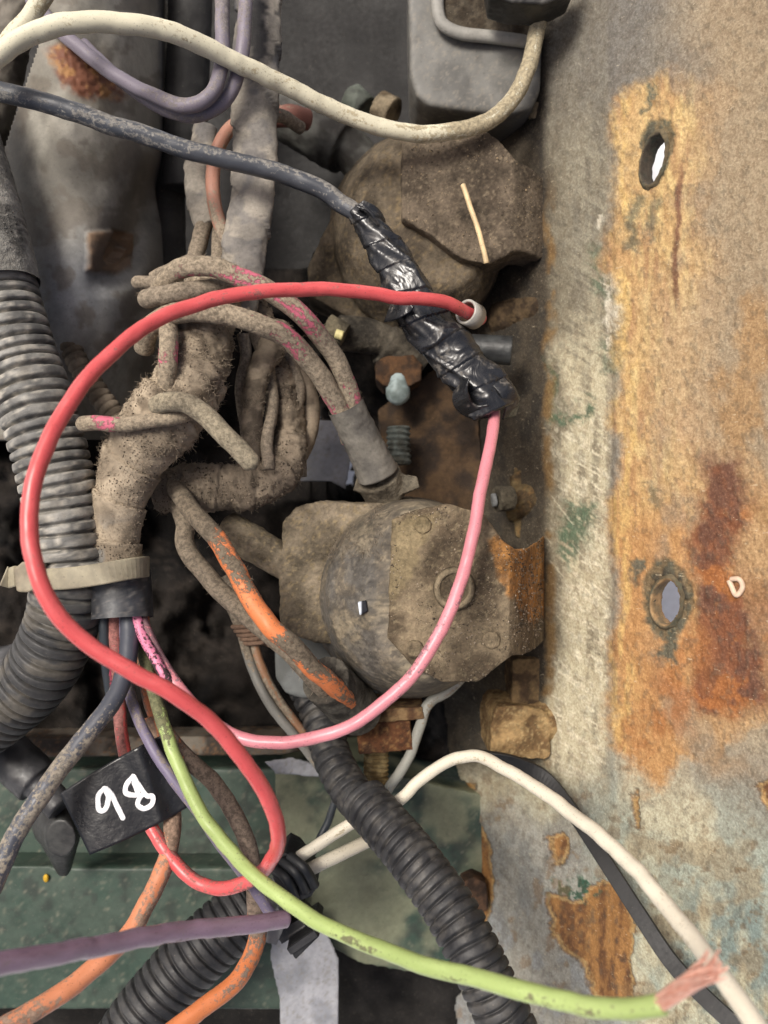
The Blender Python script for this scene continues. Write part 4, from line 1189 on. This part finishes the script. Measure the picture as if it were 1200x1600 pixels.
# ---- orange wires from the loom to the solenoid
OR = wire_mat('grimy_orange', srgb(214, 124, 74), srgb(112, 101, 86), soil=.2, rough=.55, bump=.55, scuff=.5)
w8 = wire('orange_wire', [(262, 748, -22, 1), (290, 786, -10, 1), (320, 822, -3, .9), (342, 848, 0, .45), (362, 882, 2, .38), (395, 940, 4, .12), (425, 980, 5, .15), (455, 1010, 4, .6), (485, 1040, 0, .35), (512, 1064, -6, .15), (530, 1081, -12, .3), (545, 1095, -20, .4)], 3.1, OR, label='grime-streaked orange wire slanting from the loom into the solenoid boot', seg=24, step=.7)
fuzzy(w8, 500, 41, lambda x, y: y < 960)
w9 = wire('dusty_wire', [(250, 735, -26, 1), (274, 780, -20, 1), (288, 815, -16, 1), (290, 848, -12, 1), (312, 890, -8, 1), (355, 935, -5, 1), (408, 978, -4, 1), (455, 1022, -4, 1), (498, 1068, -10, 1), (515, 1090, -18, 1)], 3.1, wire_mat('dusty_brown', srgb(150, 110, 80), srgb(118, 107, 92), bump=.6), label='dust-brown wire running alongside the streaked orange wire')
fuzzy(w9, 500, 42)
tw = thing('twin_wires', 'pair of thin grey and brown wires bound together, descending left of the solenoid', 'wires', (410, 1050, -46))
wire('strand_wire', [(340, 905, -48, .9), (372, 975, -47, .8), (392, 1040, -46, .3), (418, 1095, -44, .2), (465, 1155, -44, .2), (520, 1222, -48, .3)], 1.8, wire_mat('thin_grey', srgb(122, 120, 114), scuff=.3), tw, wob=.15)
wire('strand_wire', [(352, 900, -49, .9), (388, 972, -48, .8), (406, 1035, -47, .3), (430, 1085, -46, .5), (474, 1145, -46, .2), (528, 1210, -50, .3)], 1.8, wire_mat('thin_brown', srgb(140, 104, 78), scuff=.7), tw, wob=.15)
pts = []
for k in range(70):
    a = k / 69 * 5 * 2 * math.pi
    t = k / 69
    ctr = W(380 + 22 * t, 976 + 32 * t, -47)
    pts.append((ctr[0] + 4.3 * math.cos(a), ctr[1] - 1.2 * math.cos(a) * 0 , ctr[2] + 3.2 * math.sin(a)))
V, Fq, uv, dv = tube_geo(pts, .85, seg=8, step=.6, world=True)
mesh_obj('binding', V, Fq, M_RUST, tw, col=srgb(120, 96, 80), dirt=dv, uv=uv)
wire('grey_wire', [(720, 1060, -46, .3), (700, 1080, -46, .2), (668, 1100, -46, .2), (655, 1135, -47, .2), (640, 1180, -48, .2), (612, 1228, -50, .2), (590, 1262, -56, .3)], 1.95, wire_mat('plain_grey', srgb(150, 150, 142), scuff=.3), label='thin grey wire curving out from beneath the solenoid')
wire('dark_wire', [(528, 1225, -60, .2), (518, 1265, -60, .2), (500, 1310, -58, .2), (482, 1345, -52, .2)], 1.5, wire_mat('thin_dark', srgb(48, 54, 60)), label='thin dark wire in front of the green bracket left of the conduit')

# ---- zip tie and sleeve with its fan of wires
zt = thing('zip_tie', 'dirty beige plastic zip tie binding conduit and loom together', 'zip tie', (125, 898, 0))
ZM = grime('aged_nylon', .6, 600, .2, .25, .0003, .35, 0, .4)
pts = []
for a in np.linspace(0, 2 * math.pi, 60, endpoint=True):
    ca, sa = math.cos(a), math.sin(a)
    x = 130 + 100 * np.sign(ca) * abs(ca) ** .72
    z = -8 + 15.2 * np.sign(sa) * abs(sa) ** .8
    pts.append(tuple(W(x, 904 - 14 * ((x - 30) / 200) + 5 * math.sin((x - 30) / 45), z)))
P = np.array(pts)
def strap(P, half, th, axis):
    """flat band along P, half-width along axis"""
    T = np.gradient(P, axis=0); T /= np.linalg.norm(T, axis=1)[:, None]
    A = np.tile(np.asarray(axis, float), (len(P), 1)) if np.ndim(axis) == 1 else axis
    A = A - T * (A * T).sum(1)[:, None]; A /= np.linalg.norm(A, axis=1)[:, None]
    Nn = np.cross(T, A)
    sec = [(-1, -.6), (-.9, -1), (.9, -1), (1, -.6), (1, .6), (.9, 1), (-.9, 1), (-1, .6)]
    V = np.stack([P + A * half * a + Nn * th * b for a, b in sec], 1).reshape(-1, 3)
    m, k = len(P), len(sec)
    Fq = [[i * k + j, i * k + (j + 1) % k, (i + 1) * k + (j + 1) % k, (i + 1) * k + j] for i in range(m - 1) for j in range(k)]
    Fq += [list(range(k))[::-1], [(m - 1) * k + j for j in range(k)]]
    return V, Fq
V, Fq = strap(P, 3.3, .75, (0, 1, 0))
colored(mesh_obj('band', V, Fq, ZM, zt, smooth=False), dustc(17, srgb(158, 150, 128), srgb(128, 120, 102)))
Body().prism([(20, 890), (34, 878), (62, 880), (66, 918), (40, 926), (26, 924)], -2, 9).build('head', ZM, zt, .4, dustc(18, srgb(160, 150, 128), srgb(128, 118, 100)), .15, .3, smooth_it=1)
V, Fq = strap(W(np.array([34, 24, 15, 6]), np.array([902, 900, 903, 900]), np.array([6., 7, 5, 6])), 3.1, .7, (0, 1, 0))
colored(mesh_obj('tail', V, Fq, ZM, zt, smooth=False), dustc(17, srgb(158, 150, 128), srgb(128, 120, 102)))
ls = thing('loom_sleeve', 'short black rubber sleeve end below the zip tie with wires coming out', 'sleeve', (190, 935, -6))
ctube('sleeve_skin', [(188, 896, -9), (190, 930, -8), (191, 966, -7)], 9.6, M_BLACK, mottle(srgb(60, 62, 66), srgb(46, 47, 50), .2, third=srgb(112, 108, 104), tscale=.8), ls, seg=44, step=.5, rfun=lumps(.12, .3, 5), caps=(False, False))
ctube('sleeve_lining', [(188, 905, -9), (190, 930, -8), (191, 965, -7)], 8.9, M_BLACK, mottle(srgb(22, 22, 24), srgb(16, 16, 17), .2), ls, seg=36, step=.8, caps=(True, False))

RED = wire_mat('red_pvc', srgb(200, 82, 83), srgb(142, 92, 86), soil=.24, rough=.34, bump=.12, scuff=.25, lighten=.3, spec=.5)
wire('red_wire', [(752, 500, -12, .1), (735, 491, -8, .1), (712, 478, -2, .1), (688, 469, 2, 0), (655, 466, 6, 0), (622, 466, 9, 0), (590, 459, 11, 0), (540, 454, 14, 0), (480, 451, 18, 0), (400, 457, 24, 0), (320, 472, 30, 0), (250, 497, 36, 0), (180, 547, 44, 0), (118, 615, 52, 0), (72, 700, 58, 0), (48, 790, 62, 0), (52, 870, 64, 0), (80, 945, 64, 0), (135, 1005, 62, 0), (205, 1048, 60, 0), (275, 1088, 58, 0), (335, 1135, 54, 0), (388, 1198, 50, 0), (425, 1262, 44, 0), (436, 1310, 37, 0), (420, 1350, 27, .05), (385, 1379, 17, .1), (340, 1388, 12, .15), (292, 1365, 8, .2), (245, 1305, 3, .2), (208, 1225, -2, .3), (192, 1150, -6, .45), (184, 1060, -9, .5), (180, 975, -10, .45), (178, 930, -11, .4)], 2.05, RED, seg=24, step=.9, wob=.25, label='bright red wire making the big loop across the picture')
PINK = wire_mat('pink_pvc', srgb(206, 130, 139), srgb(130, 98, 104), soil=.28, rough=.36, bump=.15, scuff=.45, lighten=.25)
wire('pink_wire', [(772, 610, -12, .1), (771, 655, -8, .05), (765, 700, -2, 0), (750, 770, 6, 0), (737, 850, 12, 0), (708, 945, 17, 0), (655, 1040, 19, .05), (600, 1098, 19, .05), (540, 1138, 18, .1), (470, 1157, 16, 0), (410, 1160, 14, .0), (365, 1148, 12, 0), (318, 1118, 9, .1), (280, 1075, 4, .2), (250, 1030, 0, .3), (228, 985, -4, .35), (214, 940, -9, .35)], 1.92, PINK, seg=22, step=.9, wob=.2, label='pale pink wire hanging from the black tape across the solenoid')
GRN = wire_mat('lime_pvc', srgb(152, 170, 104), srgb(100, 100, 72), soil=.26, rough=.36, bump=.15, scuff=.3, lighten=.3)
gw = thing('green_wire', 'lime green wire with a stripped copper end at the lower right', 'wire', (600, 1480, 60))
wire('insulation', [(212, 935, -10, .4), (218, 985, -9, .4), (229, 1040, -5, .5), (248, 1110, 3, .55), (260, 1150, 7, .45), (275, 1190, 10, .12), (312, 1268, 18, .05), (370, 1340, 27, .05), (440, 1402, 37, .05), (530, 1456, 48, .05), (650, 1503, 62, 0), (780, 1538, 76, 0), (900, 1568, 88, 0), (985, 1577, 96, 0), (1036, 1569, 100, 0)], 2.02, GRN, gw, seg=26, step=.9, wob=.25)
CU = NT('bright_copper')
cv = CU.vec('UV')
CU = CU.done(CU.mix(CU.rng(CU.noise(cv, .8, 3), .3, .7), tuple(srgb(226, 164, 142)), tuple(srgb(244, 204, 186))), .3, CU.bump(CU.noise(cv, 3, 3), .2, .0002), .55, .5)
A0, A1 = W(1026, 1571, 99.5), W(1118, 1506, 108)
ax = (A1 - A0) / np.linalg.norm(A1 - A0)
u0 = np.cross(ax, [0, 0, 1.0]); u0 /= np.linalg.norm(u0)
v0 = np.cross(ax, u0)
LN = np.linalg.norm(A1 - A0)
k = 0
for ring, cnt, rr in ((0, 1, 0), (1, 6, .5), (2, 11, .95), (3, 15, 1.4)):
    for q in range(cnt):
        ph = q / cnt * 2 * math.pi + random.uniform(-.1, .1)
        ln = LN * random.uniform(.82, 1.08)
        jit = random.uniform(-.3, 1)
        pts = []
        for t in np.linspace(0, 1, 9):
            a = ph + t * 1.9
            f = rr * (1 + .35 * t * t) + 1.0 * t * t * jit
            pts.append(tuple(A0 + ax * ln * t + f * (math.cos(a) * u0 + math.sin(a) * v0)))
        V, Fq, uv, dv = tube_geo(pts, .215, seg=6, step=.5, world=True)
        mesh_obj('copper_strand', V, Fq, CU, gw, uv=uv + k, dirt=dv)
        k += 1

WHT = wire_mat('off_white_pvc', srgb(212, 204, 186), srgb(160, 148, 124), soil=.2, rough=.5, bump=.12, scuff=.15, lighten=.15)
wire('white_wire', [(455, 1350, -26, .1), (500, 1318, -27, .05), (550, 1287, -27, .05), (615, 1256, -26, .1), (655, 1220, -25, .1), (698, 1191, -23, .1), (730, 1182, -20, .1), (760, 1186, -15, .1), (805, 1210, -4, .1), (880, 1260, 16, .05), (960, 1325, 38, .02), (1040, 1412, 60, 0), (1110, 1505, 80, 0), (1205, 1630, 100, 0), (1330, 1800, 120, 0)], 2.05, WHT, seg=24, step=.9, wob=.3, label='long off-white wire arching over the plate to the lower right corner')
wire('white_wire', [(458, 1370, -28, .1), (520, 1341, -30, .05), (578, 1313, -38, .1), (604, 1302, -46, .1), (618, 1298, -52, .1)], 2.3, WHT, label='short off-white wire, lower of the pair leaving the black clip', wob=.15)
SL = grime('black_strap', .5, 600, .2, .2, .0003, .12, 0, .5)
sp, _ = spline([tuple(W(*c)) for c in ((745, 1180, -48), (800, 1190, -46), (850, 1214, -42), (890, 1262, -33), (945, 1345, -17), (1000, 1430, -4), (1055, 1510, 6), (1130, 1585, 18), (1220, 1660, 30))], 1.5)
V, Fq = strap(sp, 2.5, .9, (.85, .45, .35))
tag(colored(mesh_obj('black_strap', V, Fq, SL, smooth=False), mottle(srgb(28, 28, 29), srgb(20, 20, 21), .2)), 'black flat strap lying on the plate behind the long off-white wire', 'strap')

DGR = wire_mat('dark_grey_pvc', srgb(66, 69, 78), srgb(132, 124, 112), soil=.15, rough=.42, bump=.3, scuff=.3)
wire('dark_grey_wire', [(200, 930, -8, 0), (204, 985, -4, 0), (197, 1045, 2, .05), (172, 1100, 8, .25), (122, 1165, 14, .42), (64, 1243, 20, .5), (22, 1312, 24, .52), (-20, 1405, 28, .5)], 2.85, DGR, seg=22, label='dark grey dusty wire curving from the sleeve to the left edge', wob=.25)
PUR = wire_mat('purple_pvc', srgb(108, 100, 122), srgb(124, 114, 110), soil=.2, rough=.5, bump=.25, scuff=.35)
wire('purple_wire', [(192, 935, -11, .1), (196, 1010, -9, .2), (202, 1080, -4, .3), (226, 1145, 4, .3), (262, 1205, 8, .2), (305, 1262, 9, .15), (345, 1320, 7, .15), (385, 1372, 3, .15), (415, 1415, 2, .2), (434, 1442, 2, .2)], 1.75, PUR, label='thin purple wire crossing in front of the black label', wob=.2)
wire('purple_wire', [(448, 1438, 26, .2), (400, 1443, 33, .1), (300, 1454, 46, .05), (150, 1478, 68, .05), (0, 1506, 88, .05), (-90, 1522, 98, .05), (-320, 1570, 118, .05)], 2.35, wire_mat('mauve_pvc', srgb(130, 108, 126), srgb(120, 106, 104), soil=.14, rough=.34, bump=.1, scuff=.2, lighten=.35), seg=24, label='blurred mauve wire stretching in from the left edge near the bottom', wob=.4)
OR2 = wire_mat('faded_orange', srgb(196, 126, 90), srgb(136, 114, 98), soil=.28, rough=.5, bump=.25, scuff=.35)
wire('orange_wire', [(236, 1120, -10, .4), (252, 1190, -8, .3), (268, 1250, -4, .35), (270, 1292, 0, .4), (258, 1348, 6, .3), (232, 1407, 12, .15), (195, 1466, 19, .1), (130, 1528, 28, .1), (60, 1574, 36, .2), (-30, 1624, 44, .1)], 2.75, OR2, seg=22, label='faded orange wire dropping from behind the label to the lower left', wob=.25)
OR3 = wire_mat('brown_orange', srgb(196, 116, 70), srgb(116, 102, 90), soil=.25, rough=.5, bump=.3, scuff=.4)
wire('brown_wire', [(220, 935, -13, .3), (222, 990, -12, .2), (230, 1060, -11, .35), (250, 1130, -10, .35), (288, 1180, -9, .5), (338, 1228, -7, .8), (376, 1290, -5, .85), (394, 1350, -5, .8), (399, 1420, -5, .6), (400, 1472, -2, .35), (370, 1532, 6, .15), (310, 1580, 13, .05), (220, 1650, 22, .05)], 2.75, OR3, seg=22, label='brown-grey wire turning orange where it bends to the bottom edge', wob=.2)
wire('magenta_wire', [(168, 930, -12, .35), (170, 985, -12, .35), (172, 1040, -14, .4), (184, 1110, -18, .5), (196, 1180, -20, .5), (206, 1240, -22, .6)], 2.0, wire_mat('dirty_magenta', srgb(150, 60, 80), srgb(60, 50, 48), scuff=.6), label='dark magenta wire at the left inside the sleeve fan', wob=.15)

wire('pink_wire', [(208, 935, -6, .4), (220, 985, -3, .35), (240, 1025, 2, .45), (262, 1062, 4, .5), (286, 1092, 0, .6)], 1.7, wire_mat('grimy_pink', srgb(206, 120, 150), srgb(56, 44, 46), soil=.15, scuff=.7), label='short black-stained pink wire at the right of the sleeve fan', wob=.15)
wire('black_wire', [(162, 930, -9, .2), (163, 985, -10, .2), (168, 1050, -14, .3), (178, 1120, -20, .3)], 1.8, wire_mat('thin_dark', srgb(48, 54, 60)), label='thin black wire, leftmost strand coming out of the sleeve', wob=.15)
wire('rust_wire', [(226, 1000, -14, .5), (236, 1060, -15, .4), (250, 1120, -16, .4), (266, 1170, -18, .5)], 2.2, wire_mat('rusty_pink', srgb(176, 112, 92), srgb(112, 90, 76), soil=.2), label='dull rust-pink wire behind the green wire above the label', wob=.15)

# ---- cables at the top
CRM = wire_mat('cream_pvc', srgb(206, 200, 176), srgb(160, 149, 124), soil=.12, rough=.55, bump=.2, scuff=.2, lighten=.2)
wire('cream_cable', [(-50, 130, 22, .1), (0, 86, 20, .1), (45, 54, 18, .1), (110, 35, 16, .15), (180, 34, 12, .2), (260, 48, 6, .2), (350, 88, -4, .15), (450, 136, -16, .2), (540, 179, -26, .25), (620, 205, -31, .3), (700, 207, -35, .4), (760, 190, -37, .55), (803, 152, -39, .6), (830, 92, -40, .6), (842, 20, -40, .6), (846, -40, -40, .6)], 2.95, CRM, seg=24, step=.9, label='long cream cable sagging across the top of the picture', wob=.35)
wire('cream_cable', [(100, -60, 6, .45), (66, 0, 6, .45), (28, 48, 6, .4), (-30, 110, 4, .4)], 2.8, CRM, label='short dirty cream cable in the top left corner')
PUD = wire_mat('dull_purple', srgb(116, 109, 120), srgb(126, 119, 118), soil=.26, rough=.5, bump=.2, scuff=.35)
wire('purple_cable', [(344, -60, -12, .2), (348, 50, -10, .2), (344, 110, -8, .2), (326, 150, -8, .2), (290, 165, -9, .2), (240, 150, -13, .15), (165, 108, -18, .1), (95, 50, -22, .1), (50, 0, -26, .1)], 2.4, PUD, label='dull purple cable loop, left of the two, at the top', wob=.2)
wire('purple_cable', [(384, -60, -14, .3), (382, 50, -12, .3), (372, 115, -12, .25), (348, 160, -13, .25), (310, 180, -15, .3), (262, 172, -18, .25), (190, 126, -24, .2), (125, 66, -30, .2), (90, 20, -34, .2)], 2.4, PUD, label='dull purple cable loop, right of the two, beside the taped loom', wob=.2)
BLK = wire_mat('black_cable_pvc', srgb(68, 71, 77), srgb(122, 119, 114), soil=.22, rough=.38, bump=.25, scuff=.3, spec=.55)
wire('black_cable', [(-60, 122, 8, .3), (0, 142, 7, .3), (100, 170, 4, .28), (200, 203, 0, .22), (300, 236, -4, .15), (400, 260, -8, .12), (478, 286, -11, .15), (530, 314, -12, .2), (575, 348, -12, .2), (600, 385, -11, .2)], 2.95, BLK, seg=24, label='long black cable from the left edge into the taped splice', wob=.3)

# ---- electrical tape splice
ts = thing('tape_splice', 'glossy crinkled black electrical tape wound round a wire splice', 'tape splice', (670, 490, -10))
s = NT('black_vinyl_tape')
v = s.vec('Object')
n1 = s.noise(v, 180, 5, .6)
n2 = s.noise(v, 900, 4, .65)
wr = s.noise(s.vec('Object', (1, 1, 1)), 130, 2, .45, 1.2)
rdg = s.math('ABSOLUTE', s.math('SUBTRACT', wr, .5))
dm = s.math('MULTIPLY', s.rng(n1, .52, .68), s.rng(n2, .4, .6))
M_VINYL = s.done(s.mix(s.math('MULTIPLY', dm, .7), tuple(srgb(32, 33, 36)), tuple(srgb(112, 106, 98))), s.math('ADD', s.rng(n1, .3, .7, .22, .36), s.math('MULTIPLY', dm, .45)),
                 s.bump(s.math('ADD', s.math('MULTIPLY', s.rng(rdg, 0, .2), .8), s.math('MULTIPLY', n2, .1)), .22, .0009), 0, .6)
def tape_r(L, T, rg):
    ph = (L / 9.5 + .9 * (T - math.pi) / (2 * math.pi)) % 1.0
    lip = ph ** 1.3 * 1.0 - .5 - .5 * sstep(.05, 0, ph)
    q = np.stack([L.ravel() * .075 + T.ravel() * .25, np.cos(T.ravel() + L.ravel() * .05) * .95, np.sin(T.ravel() + L.ravel() * .05) * .95], 1)
    rd = 1 - np.abs(fbm(q, 1, 5) - .5) * 5.0
    rd2 = 1 - np.abs(fbm(q * 1.8 + 4, 1, 9) - .5) * 6.0
    return lip * .55 + (np.clip(rd, 0, 1) ** 1.2 * 1.3 + np.clip(rd2, 0, 1) ** 1.5 * .35).reshape(L.shape) - .6 + ((fbm(q * 1.1 + 9, 1, 3) - .5) * 2.4).reshape(L.shape)
V, Fq, uv, dv = tube_geo([(560, 326, -12, 0, 4.2), (574, 344, -12, 0, 4.7), (598, 382, -11, 0, 5.5), (626, 430, -10, 0, 6.6), (648, 478, -9, 0, 7.3), (674, 520, -9, 0, 7.7), (708, 558, -9, 0, 7.5), (740, 592, -9, 0, 7.5), (760, 620, -9, 0, 8.1), (770, 642, -9, 0, 7.9)], 6, seg=72, step=.3, rfun=tape_r, flat=.8, caps=(True, True), wob=.3)
mesh_obj('tape_wrap', V, Fq, M_VINYL, ts)
def flap(P, half, axis, th=.35):
    V, Fq = strap(spline([tuple(W(*c)) for c in P], .7)[0], half, th, axis)
    return mesh_obj('tape_flap', V, Fq, M_VINYL, ts)
flap([(728, 590, 0), (722, 612, -1), (724, 632, -4), (742, 644, -6), (766, 642, -5)], 3.2, (.4, .5, .8))
flap([(778, 596, -4), (792, 612, -3), (800, 632, -6), (795, 652, -10)], 2.6, (.9, .35, -.3))
flap([(640, 470, -2), (622, 486, -4), (606, 490, -9)], 3.0, (.5, .8, .2))
flap([(560, 322, -8), (572, 330, -7.5), (582, 342, -8), (590, 352, -9)], 2.4, (.6, -.6, .5))
bt = thing('crimp_connector', 'translucent grey crimp sleeve ring where the red wire enters the tape', 'crimp sleeve', (740, 492, -10))
CRI = plain('cloudy_nylon', srgb(158, 155, 148), .35, spec=.5, fine=500, var=.15)
a0, a1 = W(728, 487, -6.5), W(752, 500, -13)
for rr, ri, nm in ((4.1, 3.2, 'sleeve_ring'),):
    t = (a1 - a0) / np.linalg.norm(a1 - a0)
    uu = np.cross(t, [0, 0, 1.]); uu /= np.linalg.norm(uu); vv = np.cross(t, uu)
    prof = [(0, ri), (-.25, (rr + ri) / 2), (0, rr), (5.5, rr), (5.5, ri), (.6, ri)]
    th = np.linspace(0, 2 * math.pi, 36, endpoint=False)
    V = np.vstack([[a0 + t * d + r_ * (math.cos(a) * uu + math.sin(a) * vv) for a in th] for d, r_ in prof])
    k = len(prof)
    Fq = [[i * 36 + j, i * 36 + (j + 1) % 36, ((i + 1) % k) * 36 + (j + 1) % 36, ((i + 1) % k) * 36 + j] for i in range(k) for j in range(36)]
    mesh_obj(nm, V, Fq, CRI, bt)

# ---- black label with its hand-written number
lb = thing('wire_label', 'black tape flag label hand-numbered 98 in white marker', 'label', (190, 1240, 4))
s = NT('label_vinyl')
v = s.vec('Object')
n1 = s.noise(v, 120, 4, .6)
n2 = s.noise(v, 1500, 3, .6)
M_LAB = s.done(s.mix(s.rng(n2, .66, .76, 0, .35), tuple(srgb(26, 27, 30)), tuple(srgb(130, 126, 120))), s.rng(n1, .3, .7, .24, .42), s.bump(n1, .25, .002), 0, .55)
c00, c10, c11, c01 = np.array((93, 1240.)), np.array((258, 1146.)), np.array((292, 1262.)), np.array((140, 1336.))
nu, nv = 44, 30
U, Vv = np.meshgrid(np.linspace(0, 1, nu), np.linspace(0, 1, nv), indexing='ij')
def lab_z(u, v):
    return 3.5 + 2.2 * np.sin(u * 5.2 + .6) * .6 + 1.4 * np.exp(-((u - .72) / .1) ** 2) + 1.0 * v * (1 - u) * 3 - 3.0 * (u - .75).clip(0) * 3
def lab_xy(u, v):
    p = ((1 - u)[..., None] * ((1 - v)[..., None] * c00 + v[..., None] * c01) + u[..., None] * ((1 - v)[..., None] * c10 + v[..., None] * c11))
    p[..., 1] += 7 * np.sin(u * 3.1) * (v - .5) * 1.2
    return p
def lab_pt(u, v, up=0.):
    u, v = np.asarray(u, float), np.asarray(v, float)
    p = lab_xy(u, v)
    return W(p[..., 0], p[..., 1], lab_z(u, v) + up)
top = lab_pt(U, Vv).reshape(-1, 3)
bot = lab_pt(U, Vv, -.5).reshape(-1, 3)
ii = np.arange(nu * nv).reshape(nu, nv)
Q = np.stack([ii[:-1, :-1], ii[:-1, 1:], ii[1:, 1:], ii[1:, :-1]], -1).reshape(-1, 4)
rim = np.concatenate([ii[:, 0], ii[-1, 1:], ii[-2::-1, -1], ii[0, -2:0:-1]])
n0 = nu * nv
side = [[int(rim[i]), int(rim[(i + 1) % len(rim)]), int(rim[(i + 1) % len(rim)]) + n0, int(rim[i]) + n0] for i in range(len(rim))]
mesh_obj('flag', np.vstack([top, bot]), Q.tolist() + (Q[:, ::-1] + n0).tolist() + side, M_LAB, lb)
PAINT = plain('white_marker', srgb(226, 226, 228), .45, fine=1500, var=.08, bump=.3)
def inv_lab(px, py):
    u, v = .5, .5
    for _ in range(30):
        p = lab_xy(np.array(u), np.array(v))
        e = np.array((px, py)) - p
        du = (lab_xy(np.array(u + 1e-3), np.array(v)) - p) / 1e-3
        dv_ = (lab_xy(np.array(u), np.array(v + 1e-3)) - p) / 1e-3
        s_ = np.linalg.solve(np.stack([du, dv_], 1), e)
        u, v = u + s_[0], v + s_[1]
    return u, v
def digit(strokes):
    Vs, Fs = [], []
    for st_ in strokes:
        P = []
        for x, y in st_:
            px, py = x * .375, y * .375 + 1150
            u, v = inv_lab(px, py)
            P.append(tuple(lab_pt(u, v, .12)))
        V, Fq, uv, dv = tube_geo(P, .82, seg=12, step=.3, world=True, flat=.12, rnoise=.4, round_end=True)
        o = sum(len(a) for a in Vs)
        Fs += [[k + o for k in f] for f in Fq]
        Vs.append(V)
    return mesh_obj('digit', np.vstack(Vs), Fs, PAINT, lb)
digit([[(436, 218), (412, 248), (410, 300), (428, 312), (446, 290), (452, 250), (438, 218), (462, 240), (486, 290), (512, 342)]])
digit([[(556, 168), (528, 204), (524, 238), (560, 246), (574, 236), (560, 196), (556, 168), (584, 214), (612, 250), (636, 252), (632, 284), (600, 302), (574, 286), (582, 256), (598, 240)]])

# ---- black clip joining the white wires
ck = thing('wire_clip', 'black plastic wire clip gripping the two off-white wires', 'clip', (455, 1370, -22))
Body().prism([(420, 1352), (446, 1332), (462, 1340), (496, 1386), (486, 1402), (462, 1410), (430, 1384)], -40, -22).build('clip_body', M_BLACK, ck, .5, kc(40, 41, 43, 30, 30, 32, .2, 2), .1, .2, smooth_it=2)
for (a, b) in (((440, 1345), (478, 1392)), ((452, 1338), (492, 1384)), ((428, 1356), (462, 1402))):
    V, Fq, uv, dv = tube_geo([(a[0], a[1], -21), ((a[0] + b[0]) / 2 + 4, (a[1] + b[1]) / 2 - 4, -17.5), (b[0], b[1], -21)], 1.7, seg=10, step=.5)
    mesh_obj('jaw', V, Fq, M_BLACK, ck, col=srgb(38, 39, 41))
pc = thing('plug_connector', 'small black plug connector below the green wire, tilted', 'connector', (465, 1470, -20))
Body().prism([(428, 1458), (468, 1436), (484, 1452), (440, 1476)], -38, -22).prism([(448, 1480), (490, 1452), (500, 1462), (462, 1500)], -36, -16).build('plug_shell', M_BLACK, pc, .4, kc(38, 38, 40, 28, 28, 30, .2, 2), .08, .2, smooth_it=1)
V, Fq = strap(W(np.array([452., 472, 494]), np.array([1486., 1472, 1457]), np.array([-14.5, -14.5, -14.5])), 1.2, .8, (.5, .8, 0))
mesh_obj('latch', V, Fq, M_BLACK, pc, smooth=False, col=srgb(46, 46, 48))
tag(Body().prism([(398, 1428), (436, 1418), (444, 1450), (432, 1478), (404, 1470)], -38, -12).build('grey_tab', M_PLAST, None, .5, kc(118, 118, 118, 98, 98, 98, .2, 2), .1, .2, smooth_it=2), 'grey plastic tab at the end of the mauve wire', 'tab')
yl = Body().ellcone([(72, 1372, -79, 5, 7), (72, 1372, -77, 4.5, 6.5), (72, 1372, -76.3, 2, 3)], 12).build('paint_speck', M_PLAST, fr, .3, kc(206, 166, 48, 190, 150, 40), .05, .4)
